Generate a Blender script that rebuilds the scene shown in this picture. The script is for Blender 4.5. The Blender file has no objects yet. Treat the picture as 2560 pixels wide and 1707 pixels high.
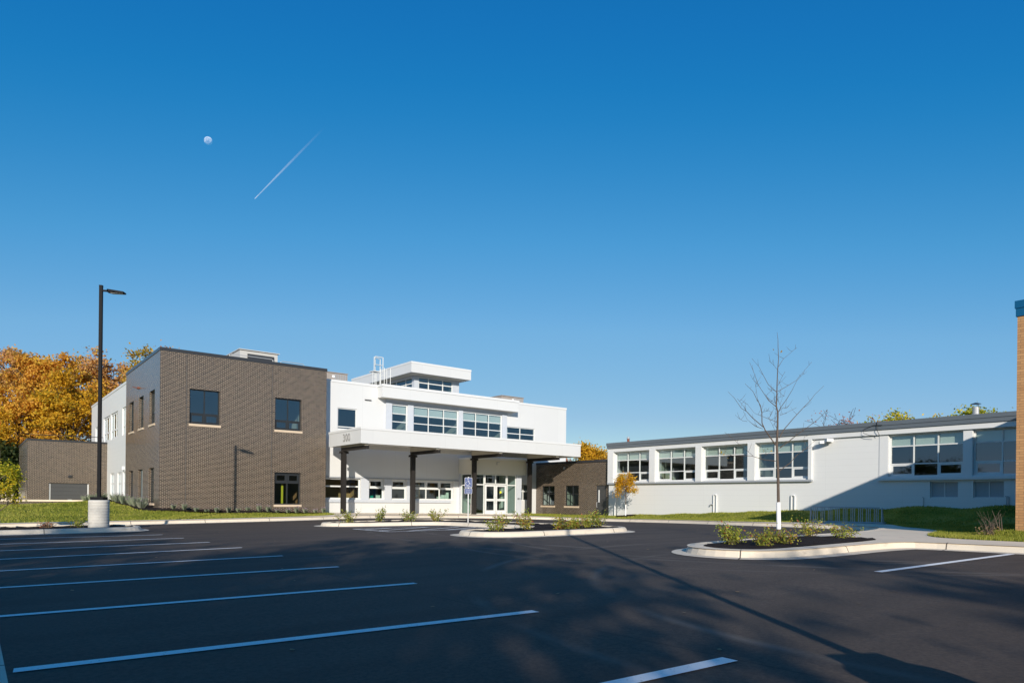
import bpy, bmesh, math, random
import numpy as np
from mathutils import Vector, Matrix
from mathutils.geometry import delaunay_2d_cdt

rng = random.Random(7)
nrg = np.random.default_rng(11)
sc = bpy.context.scene
COL = sc.collection

# ------------------------------------------------------------------ camera
ZC = 1.16                      # lens height above the parking lot; all coordinates below are relative to the lens
FPX, ROLL, HOR, AZ = 1715.7, 0.010274, 1247.6, math.radians(51.6855)
cam = bpy.data.cameras.new('camera'); camo = bpy.data.objects.new('camera', cam); COL.objects.link(camo)
fw = Vector((math.cos(AZ), math.sin(AZ), 0)); rt = Vector((math.sin(AZ), -math.cos(AZ), 0)); up = Vector((0, 0, 1))
cx = rt * math.cos(ROLL) + up * math.sin(ROLL); cy = -rt * math.sin(ROLL) + up * math.cos(ROLL); cz = -fw
m4 = Matrix((cx, cy, cz)).transposed().to_4x4(); m4.translation = Vector((0, 0, ZC)); camo.matrix_world = m4
cam.sensor_width = 36.0; cam.lens = 36.0 * FPX / 2560.0
cam.shift_y = (HOR - 853.5) / 2560.0
cam.clip_start = 0.1; cam.clip_end = 12000
sc.camera = camo

# ------------------------------------------------------------------ sky, sun, exposure
SUN_EL = math.radians(18.9)
SUN_H = Vector((0.583, 0.8125)).normalized()          # the way shadows fall
world = bpy.data.worlds.new('World'); sc.world = world; world.use_nodes = True
wn = world.node_tree; wn.nodes.clear()
sky = wn.nodes.new('ShaderNodeTexSky'); sky.sky_type = 'NISHITA'; sky.sun_disc = False
sky.sun_elevation = SUN_EL
sky.sun_rotation = math.atan2(-SUN_H.x, -SUN_H.y)
sky.altitude = 0; sky.air_density = 1.0; sky.dust_density = 0.0; sky.ozone_density = 8.0
bg = wn.nodes.new('ShaderNodeBackground'); bg.inputs['Strength'].default_value = 0.15
K_SKY = 0.1                    # grade of the clear polarised-looking autumn sky: bring the range to 0..1, curve it, bring it back
dn = wn.nodes.new('ShaderNodeVectorMath'); dn.operation = 'SCALE'; dn.inputs['Scale'].default_value = K_SKY
cv = wn.nodes.new('ShaderNodeRGBCurve'); ub = wn.nodes.new('ShaderNodeVectorMath'); ub.operation = 'SCALE'; ub.inputs['Scale'].default_value = 1 / K_SKY
EXPO = 0.15
for ch, pts in ((0, ((.061, .008), (.073, .013), (.086, .030), (.11, .07), (.166, .178), (.30, .31))), (1, ((.174, .171), (.312, .328), (.449, .44), (.719, .546))), (2, ((.455, .485), (.759, .665), (.973, .738), (1.27, .76)))):
    c = cv.mapping.curves[ch].points
    P_ = [(a * K_SKY / .15, b * K_SKY / .15 / 2 ** EXPO) for a, b in pts]
    P_ = [(0, 0)] + P_ + [(1, P_[-1][1] + (1 - P_[-1][0]) * (1.0, .8, .5)[ch])]
    while len(c) < len(P_): c.new(.5, .5)
    for k, (a, b) in enumerate(P_): c[k].location = (a, b); c[k].handle_type = 'VECTOR'
cv.mapping.extend = 'EXTRAPOLATED'; cv.mapping.update()
wo = wn.nodes.new('ShaderNodeOutputWorld')
wn.links.new(sky.outputs[0], dn.inputs[0]); wn.links.new(dn.outputs[0], cv.inputs['Color']); wn.links.new(cv.outputs[0], ub.inputs[0]); wn.links.new(ub.outputs[0], bg.inputs['Color']); wn.links.new(bg.outputs[0], wo.inputs['Surface'])
sun = bpy.data.lights.new('sun', 'SUN'); sun.energy = 4.9; sun.angle = math.radians(0.5); sun.color = (1.0, 0.915, 0.79)
suno = bpy.data.objects.new('sun', sun); COL.objects.link(suno)
sd = Vector((SUN_H.x * math.cos(SUN_EL), SUN_H.y * math.cos(SUN_EL), -math.sin(SUN_EL)))
suno.rotation_euler = sd.to_track_quat('-Z', 'Y').to_euler(); suno.location = (-60, -80, 60)
sc.view_settings.view_transform = 'Standard'; sc.view_settings.look = 'None'
sc.view_settings.exposure = EXPO; sc.view_settings.gamma = 1.0

# ------------------------------------------------------------------ placing helpers
def ray(x, y):
    dx, dy = x - 1280.0, y - HOR
    a = dx * math.cos(ROLL) + dy * math.sin(ROLL); b = -dx * math.sin(ROLL) + dy * math.cos(ROLL)
    r, u = a / FPX, -b / FPX
    return np.array([math.cos(AZ) + r * math.sin(AZ), math.sin(AZ) - r * math.cos(AZ), u])
def onD(x, y, D): return ray(x, y) * D

def tag(o, label=None, cat=None, group=None, kind=None):
    if label: o['label'] = label
    if cat: o['category'] = cat
    if group: o['group'] = group
    if kind: o['kind'] = kind
    return o
def thing(name, label, cat, loc=(0, 0, 0), group=None):
    o = bpy.data.objects.new(name, None); COL.objects.link(o)
    o.empty_display_size = 0.3
    o.location = (loc[0], loc[1], loc[2] + ZC)
    return tag(o, label, cat, group)
def root_loc(o):
    while o.parent: o = o.parent
    return np.array([o.location.x, o.location.y, o.location.z - ZC])
def link_mesh(name, me, mat, parent=None, loc=None):
    o = bpy.data.objects.new(name, me); COL.objects.link(o)
    if mat: me.materials.append(mat)
    if parent:
        o.parent = parent
    elif loc is not None:
        o.location = (loc[0], loc[1], loc[2] + ZC)
    else:
        o.location = (0, 0, ZC)
    return o

class MB:
    def __init__(s): s.v = []; s.f = []; s.sm = False; s.at = None
    def quad(s, a, b, c, d):
        i = len(s.v); s.v += [tuple(a), tuple(b), tuple(c), tuple(d)]; s.f.append((i, i + 1, i + 2, i + 3))
    def tri(s, a, b, c):
        i = len(s.v); s.v += [tuple(a), tuple(b), tuple(c)]; s.f.append((i, i + 1, i + 2))
    def box(s, x0, x1, y0, y1, z0, z1):
        i = len(s.v)
        s.v += [(x0, y0, z0), (x1, y0, z0), (x1, y1, z0), (x0, y1, z0), (x0, y0, z1), (x1, y0, z1), (x1, y1, z1), (x0, y1, z1)]
        for f in ((0, 3, 2, 1), (4, 5, 6, 7), (0, 1, 5, 4), (1, 2, 6, 5), (2, 3, 7, 6), (3, 0, 4, 7)): s.f.append(tuple(i + k for k in f))
        return s
    def obox(s, c, ax, ay, hx, hy, z0, z1):
        c = np.array(c[:2]); ax = np.array(ax); ay = np.array(ay); i = len(s.v)
        for z in (z0, z1):
            for sx, sy in ((-1, -1), (1, -1), (1, 1), (-1, 1)):
                p = c + ax * hx * sx + ay * hy * sy; s.v.append((p[0], p[1], z))
        for f in ((0, 3, 2, 1), (4, 5, 6, 7), (0, 1, 5, 4), (1, 2, 6, 5), (2, 3, 7, 6), (3, 0, 4, 7)): s.f.append(tuple(i + k for k in f))
    def tube(s, pts, rad, n=6, cap=True):
        pts = [np.array(p, float) for p in pts]
        if not hasattr(rad, '__len__'): rad = [rad] * len(pts)
        base = len(s.v)
        for k, p in enumerate(pts):
            t = pts[min(k + 1, len(pts) - 1)] - pts[max(k - 1, 0)]; t = t / (np.linalg.norm(t) + 1e-9)
            h = np.array([0, 0, 1.0]) if abs(t[2]) < .9 else np.array([1.0, 0, 0])
            u = np.cross(t, h); u /= np.linalg.norm(u); w = np.cross(t, u)
            for j in range(n):
                a = 2 * math.pi * j / n
                s.v.append(tuple(p + rad[k] * (math.cos(a) * u + math.sin(a) * w)))
        for k in range(len(pts) - 1):
            for j in range(n):
                a = base + k * n + j; b = base + k * n + (j + 1) % n
                s.f.append((a, b, b + n, a + n))
        if cap:
            s.f.append(tuple(base + j for j in range(n)))
            s.f.append(tuple(base + (len(pts) - 1) * n + j for j in reversed(range(n))))
        return s
    def prism(s, poly, z0, z1):
        n = len(poly); i = len(s.v)
        s.v += [(p[0], p[1], z0) for p in poly] + [(p[0], p[1], z1) for p in poly]
        s.f.append(tuple(i + k for k in reversed(range(n)))); s.f.append(tuple(i + n + k for k in range(n)))
        for k in range(n): s.f.append((i + k, i + (k + 1) % n, i + n + (k + 1) % n, i + n + k))
    def ball(s, c, r, nu=10, nv=6, sc3=(1, 1, 1)):
        i = len(s.v)
        for a in range(nv + 1):
            th = math.pi * a / nv
            for b in range(nu):
                ph = 2 * math.pi * b / nu
                s.v.append((c[0] + r * sc3[0] * math.sin(th) * math.cos(ph), c[1] + r * sc3[1] * math.sin(th) * math.sin(ph), c[2] + r * sc3[2] * math.cos(th)))
        for a in range(nv):
            for b in range(nu):
                s.f.append((i + a * nu + b, i + (a + 1) * nu + b, i + (a + 1) * nu + (b + 1) % nu, i + a * nu + (b + 1) % nu))
    def build(s, name, mat, parent=None, loc=None):
        org = root_loc(parent) if parent else (np.array(loc) if loc is not None else np.zeros(3))
        v = np.array(s.v, float) - org
        me = bpy.data.meshes.new(name); me.from_pydata(v.tolist(), [], s.f)
        if s.sm:
            me.polygons.foreach_set('use_smooth', [True] * len(me.polygons))
        if s.at is not None:
            a = me.attributes.new('arc', 'FLOAT', 'POINT'); a.data.foreach_set('value', s.at)
        me.update()
        return link_mesh(name, me, mat, parent, loc)

def np_mesh(name, V, nper, mat, parent=None, loc=None):
    """V: (k*nper,3) separate polygons of nper corners."""
    org = root_loc(parent) if parent else (np.array(loc) if loc is not None else np.zeros(3))
    V = (V - org).astype(np.float32); n = len(V) // nper
    me = bpy.data.meshes.new(name)
    me.vertices.add(len(V)); me.vertices.foreach_set('co', V.ravel())
    me.loops.add(len(V)); me.loops.foreach_set('vertex_index', np.arange(len(V), dtype=np.int32))
    me.polygons.add(n); me.polygons.foreach_set('loop_start', np.arange(0, len(V), nper, dtype=np.int32))
    me.polygons.foreach_set('loop_total', np.full(n, nper, dtype=np.int32))
    me.update(calc_edges=True); me.validate()
    return link_mesh(name, me, mat, parent, loc)

# ------------------------------------------------------------------ materials
class NT:
    def __init__(s, name):
        s.m = bpy.data.materials.new(name); s.m.use_nodes = True; s.t = s.m.node_tree; s.t.nodes.clear()
        s.out = s.n('ShaderNodeOutputMaterial')
    def n(s, kind, **kw):
        x = s.t.nodes.new(kind)
        for k, v in kw.items(): setattr(x, k, v)
        return x
    def l(s, a, b): s.t.links.new(a, b)
    def pos(s): return s.n('ShaderNodeNewGeometry').outputs['Position']
    def mapped(s, scale=(1, 1, 1), rot=(0, 0, 0), loc=(0, 0, 0)):
        mp = s.n('ShaderNodeMapping'); s.l(s.pos(), mp.inputs[0])
        mp.inputs['Scale'].default_value = scale; mp.inputs['Rotation'].default_value = rot; mp.inputs['Location'].default_value = loc
        return mp.outputs[0]
    def noise(s, scale, detail=3, vec=None, rough=.5):
        x = s.n('ShaderNodeTexNoise'); s.l(vec if vec is not None else s.pos(), x.inputs['Vector'])
        x.inputs['Scale'].default_value = scale; x.inputs['Detail'].default_value = detail; x.inputs['Roughness'].default_value = rough
        return x.outputs['Fac']
    def ramp(s, fac, stops):
        r = s.n('ShaderNodeValToRGB'); s.l(fac, r.inputs[0]); e = r.color_ramp.elements
        while len(e) < len(stops): e.new(.5)
        for k, (p, c) in enumerate(stops):
            e[k].position = p; e[k].color = (*c, 1) if len(c) == 3 else c
        return r.outputs[0]
    def math(s, op, a, b=None, clamp=False):
        x = s.n('ShaderNodeMath', operation=op, use_clamp=clamp)
        for k, v in enumerate((a, b)):
            if v is None: continue
            if isinstance(v, (int, float)): x.inputs[k].default_value = v
            else: s.l(v, x.inputs[k])
        return x.outputs[0]
    def mix(s, fac, a, b, mode='MIX'):
        x = s.n('ShaderNodeMix', data_type='RGBA', blend_type=mode)
        for sock, v in ((x.inputs[0], fac), (x.inputs[6], a), (x.inputs[7], b)):
            if isinstance(v, (int, float)): sock.default_value = v
            elif isinstance(v, tuple): sock.default_value = (*v, 1)
            else: s.l(v, sock)
        return x.outputs[2]
    def bump(s, h, strength=.3, dist=.02):
        b = s.n('ShaderNodeBump'); s.l(h, b.inputs['Height']); b.inputs['Strength'].default_value = strength; b.inputs['Distance'].default_value = dist
        return b.outputs[0]
    def bsdf(s, col, rough=.6, metal=0, normal=None, spec=.5):
        p = s.n('ShaderNodeBsdfPrincipled')
        if isinstance(col, tuple): p.inputs['Base Color'].default_value = (*col, 1)
        else: s.l(col, p.inputs['Base Color'])
        if isinstance(rough, (int, float)): p.inputs['Roughness'].default_value = rough
        else: s.l(rough, p.inputs['Roughness'])
        p.inputs['Metallic'].default_value = metal; p.inputs['Specular IOR Level'].default_value = spec
        if normal is not None: s.l(normal, p.inputs['Normal'])
        return p.outputs[0]
    def done(s, sh): s.l(sh, s.out.inputs['Surface']); return s.m

def plain(name, col, rough=.5, metal=0, var=.12, scale=3, spec=.5, bump=0):
    t = NT(name); n = t.noise(scale, 4)
    c = t.mix(n, tuple(k * (1 - var) for k in col), tuple(min(1, k * (1 + var)) for k in col))
    nm = t.bump(t.noise(scale * 12, 3), bump, .01) if bump else None
    return t.done(t.bsdf(c, rough, metal, nm, spec))

def brick_mat(name, c1, c2, mortar, bw, rh, msize, rough=.35, spec=.5, stain=.25, coat=0.0):
    t = NT(name); sp = t.n('ShaderNodeSeparateXYZ'); t.l(t.pos(), sp.inputs[0])
    u = t.math('ADD', sp.outputs[0], sp.outputs[1]); cb = t.n('ShaderNodeCombineXYZ'); t.l(u, cb.inputs[0]); t.l(sp.outputs[2], cb.inputs[1])
    b = t.n('ShaderNodeTexBrick'); t.l(cb.outputs[0], b.inputs['Vector'])
    b.inputs['Scale'].default_value = 1; b.inputs['Brick Width'].default_value = bw; b.inputs['Row Height'].default_value = rh
    b.inputs['Mortar Size'].default_value = msize; b.inputs['Mortar Smooth'].default_value = .1; b.inputs['Bias'].default_value = 0
    b.inputs['Color1'].default_value = (*c1, 1); b.inputs['Color2'].default_value = (*c2, 1); b.inputs['Mortar'].default_value = (*mortar, 1)
    big = t.noise(.7, 4, t.mapped((1, 1, .25)))
    c = t.mix(t.math('MULTIPLY', big, stain), b.outputs['Color'], (.02, .02, .024), 'MIX')
    r = t.math('ADD', t.math('MULTIPLY', b.outputs['Fac'], .5), rough, True)
    h = t.math('SUBTRACT', 1.0, b.outputs['Fac'])
    sh = t.bsdf(c, r, 0, t.bump(h, .2, .005), spec); sh.node.inputs['Coat Weight'].default_value = coat; sh.node.inputs['Coat Roughness'].default_value = .12
    return t.done(sh)

def panel_mat(name, col, pw, ph, seam=.8, rough=.38, var=.03, msize=.006, squash_off=0.0):
    t = NT(name); sp = t.n('ShaderNodeSeparateXYZ'); t.l(t.pos(), sp.inputs[0])
    u = t.math('ADD', sp.outputs[0], sp.outputs[1]); cb = t.n('ShaderNodeCombineXYZ'); t.l(u, cb.inputs[0]); t.l(sp.outputs[2], cb.inputs[1])
    b = t.n('ShaderNodeTexBrick'); t.l(cb.outputs[0], b.inputs['Vector']); b.offset = squash_off
    b.inputs['Scale'].default_value = 1; b.inputs['Brick Width'].default_value = pw; b.inputs['Row Height'].default_value = ph
    b.inputs['Mortar Size'].default_value = msize; b.inputs['Mortar Smooth'].default_value = .3
    b.inputs['Color1'].default_value = (*col, 1); b.inputs['Color2'].default_value = (*[k * (1 - var) for k in col], 1); b.inputs['Mortar'].default_value = (*[k * seam for k in col], 1)
    n = t.noise(.8, 4); c = t.mix(t.math('MULTIPLY', n, .10), b.outputs['Color'], tuple(k * .75 for k in col))
    rr = t.math('ADD', t.math('MULTIPLY', t.noise(1.7, 2), .15), rough - .07)
    return t.done(t.bsdf(c, rr, 0, t.bump(t.noise(1.1, 2), .05, .02), .5))

def glass_mat(name, tint, refl=.10):
    t = NT(name); tr = t.n('ShaderNodeBsdfTransparent'); tr.inputs[0].default_value = (*tint, 1)
    gl = t.n('ShaderNodeBsdfGlossy'); gl.inputs['Color'].default_value = (.8, .92, 1, 1); gl.inputs['Roughness'].default_value = .02
    t.l(t.bump(t.noise(.9, 1), .02, .05), gl.inputs['Normal'])
    lw = t.n('ShaderNodeLayerWeight'); lw.inputs[0].default_value = .5          # Schlick on |cos|, the same from inside and outside
    f = t.math('ADD', t.math('MULTIPLY', t.math('POWER', lw.outputs['Facing'], 5.0), .9), refl, True)
    mx = t.n('ShaderNodeMixShader'); t.l(f, mx.inputs[0]); t.l(tr.outputs[0], mx.inputs[1]); t.l(gl.outputs[0], mx.inputs[2])
    return t.done(mx.outputs[0])

def leaf_mat(name, cols, rough=.55, trans=.45):
    t = NT(name); g = t.n('ShaderNodeNewGeometry'); r = g.outputs['Random Per Island']
    big = t.noise(.35, 3); f = t.math('ADD', t.math('MULTIPLY', r, .55), t.math('SUBTRACT', t.math('MULTIPLY', big, 1.1), .33), True)
    k = len(cols); c = t.ramp(f, [((i + .5) / k, cc) for i, cc in enumerate(cols)])
    d = t.bsdf(c, rough, 0, None, .25); tl = t.n('ShaderNodeBsdfTranslucent'); t.l(c, tl.inputs[0])
    mx = t.n('ShaderNodeMixShader'); mx.inputs[0].default_value = trans; t.l(d, mx.inputs[1]); t.l(tl.outputs[0], mx.inputs[2])
    return t.done(mx.outputs[0])

def asphalt_mat():
    t = NT('asphalt'); big = t.noise(.12, 4); mid = t.noise(.9, 4, t.mapped((.25, 1.6, 1), (0, 0, .35))); fine = t.noise(70, 2, None, .7); sp = t.noise(160, 1)
    c = t.ramp(t.math('ADD', t.math('MULTIPLY', big, .5), t.math('MULTIPLY', mid, .5)), [(.34, (.070, .049, .036)), (.66, (.158, .114, .086))])
    gr = t.ramp(t.noise(24, 4, None, .75), [(.38, (0, 0, 0)), (.62, (1, 1, 1))]); c = t.mix(t.math('MULTIPLY', gr, .6), c, (.022, .018, .016)); c = t.mix(t.math('MULTIPLY', fine, .6), c, (.036, .030, .025))
    c = t.mix(t.ramp(sp, [(.70, (0, 0, 0)), (.78, (.5, .5, .5))]), c, (.17, .155, .14))
    # tyre sweeps, lighter dusty arcs of their own
    s3 = t.n('ShaderNodeSeparateXYZ'); t.l(t.pos(), s3.inputs[0]); acc = None
    for cxx, cyy, R, w in ((17.5, 10.5, 8.9, .10), (17.5, 10.7, 7.2, .10), (13.0, 2.0, 9.5, .12), (12.4, 1.6, 7.6, .12), (5.0, 22.0, 9.0, .14), (30.0, 14.0, 20.6, .15), (30.4, 14.0, 19.2, .15)):
        dx = t.math('SUBTRACT', s3.outputs[0], cxx); dy = t.math('SUBTRACT', s3.outputs[1], cyy)
        d = t.math('SQRT', t.math('ADD', t.math('MULTIPLY', dx, dx), t.math('MULTIPLY', dy, dy)))
        k = t.math('SUBTRACT', 1.0, t.math('DIVIDE', t.math('ABSOLUTE', t.math('SUBTRACT', d, R)), w), True)
        acc = k if acc is None else t.math('MAXIMUM', acc, k)
    # paving seams along the lanes and a few oil drips
    sm = t.math('ABSOLUTE', t.math('SUBTRACT', t.math('MODULO', t.math('ADD', t.math('ADD', s3.outputs[0], 43.3), t.math('MULTIPLY', t.noise(.6, 2), .06)), 4.15), 2.0)); sm = t.math('SUBTRACT', 1.0, t.math('DIVIDE', sm, .022), True)
    c = t.mix(t.math('MULTIPLY', sm, .55), c, (.020, .017, .015))
    oil = t.ramp(t.noise(.75, 2), [(.70, (0, 0, 0)), (.76, (1, 1, 1))]); c = t.mix(t.math('MULTIPLY', oil, .5), c, (.03, .026, .024))
    msk = t.math('MULTIPLY', acc, t.ramp(t.noise(.45, 2), [(.42, (0, 0, 0)), (.62, (1, 1, 1))]))
    c = t.mix(t.math('MULTIPLY', msk, .5), c, (.19, .168, .145))
    nm = t.bump(t.noise(90, 3, None, .75), .55, .006)
    return t.done(t.bsdf(c, .82, 0, nm, .35))

def concrete_mat(name='concrete', col=(.60, .54, .45), arc=False):
    t = NT(name); n = t.noise(1.3, 5); f = t.noise(40, 3)
    c = t.mix(n, tuple(k * .86 for k in col), tuple(k * 1.1 for k in col)); c = t.mix(t.math('MULTIPLY', f, .25), c, tuple(k * .7 for k in col))
    st = t.ramp(t.noise(2.2, 5, t.mapped((1, 1, 3)), .65), [(.57, (0, 0, 0)), (.72, (1, 1, 1))])
    c = t.mix(t.math('MULTIPLY', st, .33), c, (.22, .185, .15))
    if arc:
        a = t.n('ShaderNodeAttribute', attribute_name='arc'); md = t.math('MODULO', a.outputs['Fac'], 3.05)
        c = t.mix(t.math('LESS_THAN', md, .025), c, (.10, .085, .07))
    return t.done(t.bsdf(c, .8, 0, t.bump(t.noise(60, 3), .25, .004), .3))

def lawn_mat(name, cols):
    t = NT(name); f = t.math('ADD', t.math('MULTIPLY', t.noise(.55, 5), .95), t.math('SUBTRACT', t.math('MULTIPLY', t.noise(9, 4, t.mapped((1, 2.5, 1))), .55), .25))
    c = t.ramp(f, [(.32, cols[0]), (.5, cols[1]), (.68, cols[2])])
    return t.done(t.bsdf(c, .9, 0, t.bump(t.noise(35, 4), .7, .04), .1))

MT = {}
MT['brick'] = brick_mat('dark_glazed_brick', (.010, .008, .007), (.050, .034, .025), (.48, .385, .29), .2032, .0677, .0060, .22, .5, .18, .22)
MT['tan_brick'] = brick_mat('tan_brick', (.42, .22, .095), (.52, .29, .13), (.27, .16, .09), .2032, .0677, .006, .75, .3, .08)
MT['white'] = panel_mat('white_metal_panel', (.64, .645, .645), 2.45, 20, .80)
MT['white_lap'] = panel_mat('white_lapped_siding', (.69, .695, .69), 3.75, .305, .86, .45, .012, .005)
MT['white_trim'] = plain('white_trim', (.67, .675, .675), .4, 0, .03)
MT['gray_panel'] = plain('pale_gray_panel', (.50, .53, .58), .4, 0, .04)
MT['gray_trim'] = plain('mid_gray_trim', (.34, .36, .39), .45, 0, .05)
MT['roof_gray'] = plain('slate_gray_metal', (.115, .135, .155), .4, 0, .06)
MT['cap_dark'] = plain('dark_metal_cap', (.035, .035, .038), .3, 0, .1)
MT['blue_cap'] = plain('blue_metal_cap', (.004, .085, .20), .35, 0, .06)
MT['alu'] = plain('pale_aluminium_frame', (.66, .67, .66), .35, 0, .04)
MT['black_frame'] = plain('black_window_frame', (.022, .024, .026), .35, 0, .1)
MT['steel'] = plain('dark_bronze_steel', (.024, .021, .019), .5, 0, .15, 3, .25)
MT['stone'] = plain('limestone_sill', (.58, .46, .34), .8, 0, .1, 6)
MT['glass'] = glass_mat('window_glass', (.64, .71, .68), .15)
MT['glass_clear'] = glass_mat('door_glass', (.60, .72, .66), .09)
MT['glass_blue'] = glass_mat('coated_glass', (.62, .69, .70), .15)
MT['shade'] = plain('roller_shade', (.72, .77, .74), .9, 0, .03)
MT['blind'] = plain('gray_blind', (.38, .38, .39), .8, 0, .06, 9)
MT['soffit'] = plain('soffit_panel', (.50, .46, .38), .42, 0, .10, 2)
MT['header'] = panel_mat('warm_white_panel', (.66, .63, .54), 1.6, 20, .85)
MT['room'] = plain('painted_room_wall', (.36, .42, .37), .8, 0, .04, .7)
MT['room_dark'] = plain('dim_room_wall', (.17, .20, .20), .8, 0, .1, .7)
MT['wood'] = plain('wood_panelling', (.50, .29, .14), .5, 0, .15, 1.5)
MT['carpet'] = plain('carpet', (.10, .11, .11), .9, 0, .15, 4)
MT['ceiling'] = plain('ceiling_tile', (.36, .38, .36), .9, 0, .03)
MT['roofing'] = plain('roof_membrane', (.45, .44, .42), .8, 0, .1, 1)
MT['asphalt'] = asphalt_mat()
MT['curb'] = concrete_mat('curb_concrete', (.68, .60, .49), True)
MT['walk'] = concrete_mat('walk_concrete', (.80, .68, .53))
MT['barrel'] = concrete_mat('pier_concrete', (.60, .57, .52))
def paint_mat():
    t = NT('white_road_paint'); n = t.ramp(t.noise(30, 4, None, .7), [(.28, (.15, .15, .15)), (.40, (1, 1, 1))])
    w = t.math('MULTIPLY', t.noise(1.2, 3), .35)
    c = t.mix(n, (.22, .22, .22), (.92, .91, .89)); c = t.mix(t.math('MULTIPLY', w, .35), c, (.40, .40, .41))
    return t.done(t.bsdf(c, .7, 0, None, .3))
MT['paint'] = paint_mat()
MT['lawn'] = lawn_mat('turf', ((.10, .125, .014), (.22, .235, .03), (.33, .29, .06)))
MT['grass'] = leaf_mat('grass_blades', [(.14, .18, .02), (.27, .29, .035), (.40, .36, .08)], .6, .3)
def mulch_mat():
    t = NT('dark_mulch'); f = t.noise(26, 5, None, .7)
    c = t.ramp(f, [(.35, (.010, .007, .006)), (.6, (.035, .024, .019)), (.75, (.085, .058, .042))])
    return t.done(t.bsdf(c, .9, 0, t.bump(t.noise(22, 5, None, .7), 1.0, .05), .2))
MT['mulch'] = mulch_mat()
MT['pole'] = plain('black_pole_paint', (.003, .0035, .006), .55, 0, .1, 3, .12)
MT['galv'] = plain('galvanised_steel', (.42, .43, .44), .45, .25, .12, 8)
MT['unit'] = plain('rooftop_unit_paint', (.33, .29, .26), .5, 0, .08, 2)
MT['unit_light'] = plain('rooftop_unit_panel', (.48, .47, .45), .45, 0, .06, 2)
MT['copper'] = plain('rusty_metal', (.20, .06, .035), .6, .2, .3, 9)
MT['bark'] = plain('bark', (.11, .085, .070), .85, 0, .35, 14, .2, .4)
MT['bark_dark'] = plain('dark_bark', (.055, .042, .034), .9, 0, .3, 6, .2, .4)
MT['guard'] = plain('white_trunk_guard', (.82, .82, .83), .5, 0, .03)
MT['sign_blue'] = plain('sign_blue', (.003, .035, .17), .4, 0, .04)
MT['sign_white'] = plain('sign_white', (.80, .82, .84), .4, 0, .02)
MT['number'] = plain('brushed_metal_number', (.40, .40, .40), .35, .3, .08)
MT['door_gray'] = plain('charcoal_door', (.055, .056, .058), .5, 0, .12, 1)
MT['yellow'] = plain('yellow_sign', (.72, .70, .04), .5, 0, .03)
MT['red'] = plain('red_bag', (.45, .03, .03), .5, 0, .1)
MT['teal'] = plain('teal_bin', (.02, .40, .30), .5, 0, .05)
MT['paper'] = plain('white_paper', (.78, .82, .80), .7, 0, .04)
MT['cord'] = plain('dark_cable', (.02, .02, .02), .6, 0, .1)
MT['roof_tile'] = plain('brown_shingles', (.06, .035, .028), .9, 0, .25, 5)
MT['beige'] = plain('beige_siding', (.50, .42, .30), .7, 0, .06)

# ------------------------------------------------------------------ ground shape
def lotz(X, Y):
    X = np.asarray(X, float); Y = np.asarray(Y, float)
    s = .006 - .015 * np.clip((Y - 15) / 17, 0, 1)
    return -1.158 + .01074 * np.clip(X, -40, 17) + s * np.clip(X - 17, 0, 20) - .00665 * np.clip(Y, -40, 28) + .004 * np.clip(Y - 28, 0, 30)
def inpoly(px, py, poly):
    px = np.asarray(px, float); py = np.asarray(py, float); r = np.zeros(px.shape, bool); n = len(poly); j = n - 1
    for i in range(n):
        xi, yi = poly[i]; xj, yj = poly[j]
        c = ((yi > py) != (yj > py)) & (px < (xj - xi) * (py - yi) / (yj - yi + 1e-12) + xi); r ^= c; j = i
    return r
def chaikin(p, it=2, closed=True, keep=2.5):
    p = [np.array(q, float) for q in p]
    for _ in range(it):
        out = []; n = len(p)
        for i in range(n if closed else n - 1):
            a, b = p[i], p[(i + 1) % n]; L = np.linalg.norm(b - a); k = .25 if L < keep * 2 else keep * .5 / L
            out += [a + (b - a) * k, b - (b - a) * k]
        if not closed: out = [p[0]] + out + [p[-1]]
        p = out
    return [tuple(q) for q in p]
def densify(p, d=1.0, closed=True):
    out = []; n = len(p)
    for i in range(n if closed else n - 1):
        a = np.array(p[i]); b = np.array(p[(i + 1) % n]); k = max(1, int(np.linalg.norm(b - a) / d))
        for j in range(k): out.append(tuple(a + (b - a) * j / k))
    if not closed: out.append(tuple(p[-1]))
    return out
def offset(p, d):                         # + is to the right of travel (outside of a ccw ring)
    n = len(p); out = []
    for i in range(n):
        a = np.array(p[i - 1]); b = np.array(p[i]); c = np.array(p[(i + 1) % n])
        t1 = (b - a) / (np.linalg.norm(b - a) + 1e-9); t2 = (c - b) / (np.linalg.norm(c - b) + 1e-9)
        nn = np.array([t1[1] + t2[1], -t1[0] - t2[0]]); L = np.linalg.norm(nn)
        nn = nn / L if L > 1e-6 else np.array([t1[1], -t1[0]])
        k = 1 / max(.6, float(np.dot(nn, [t1[1], -t1[0]])))
        out.append(tuple(b + nn * d * k))
    return out
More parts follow.
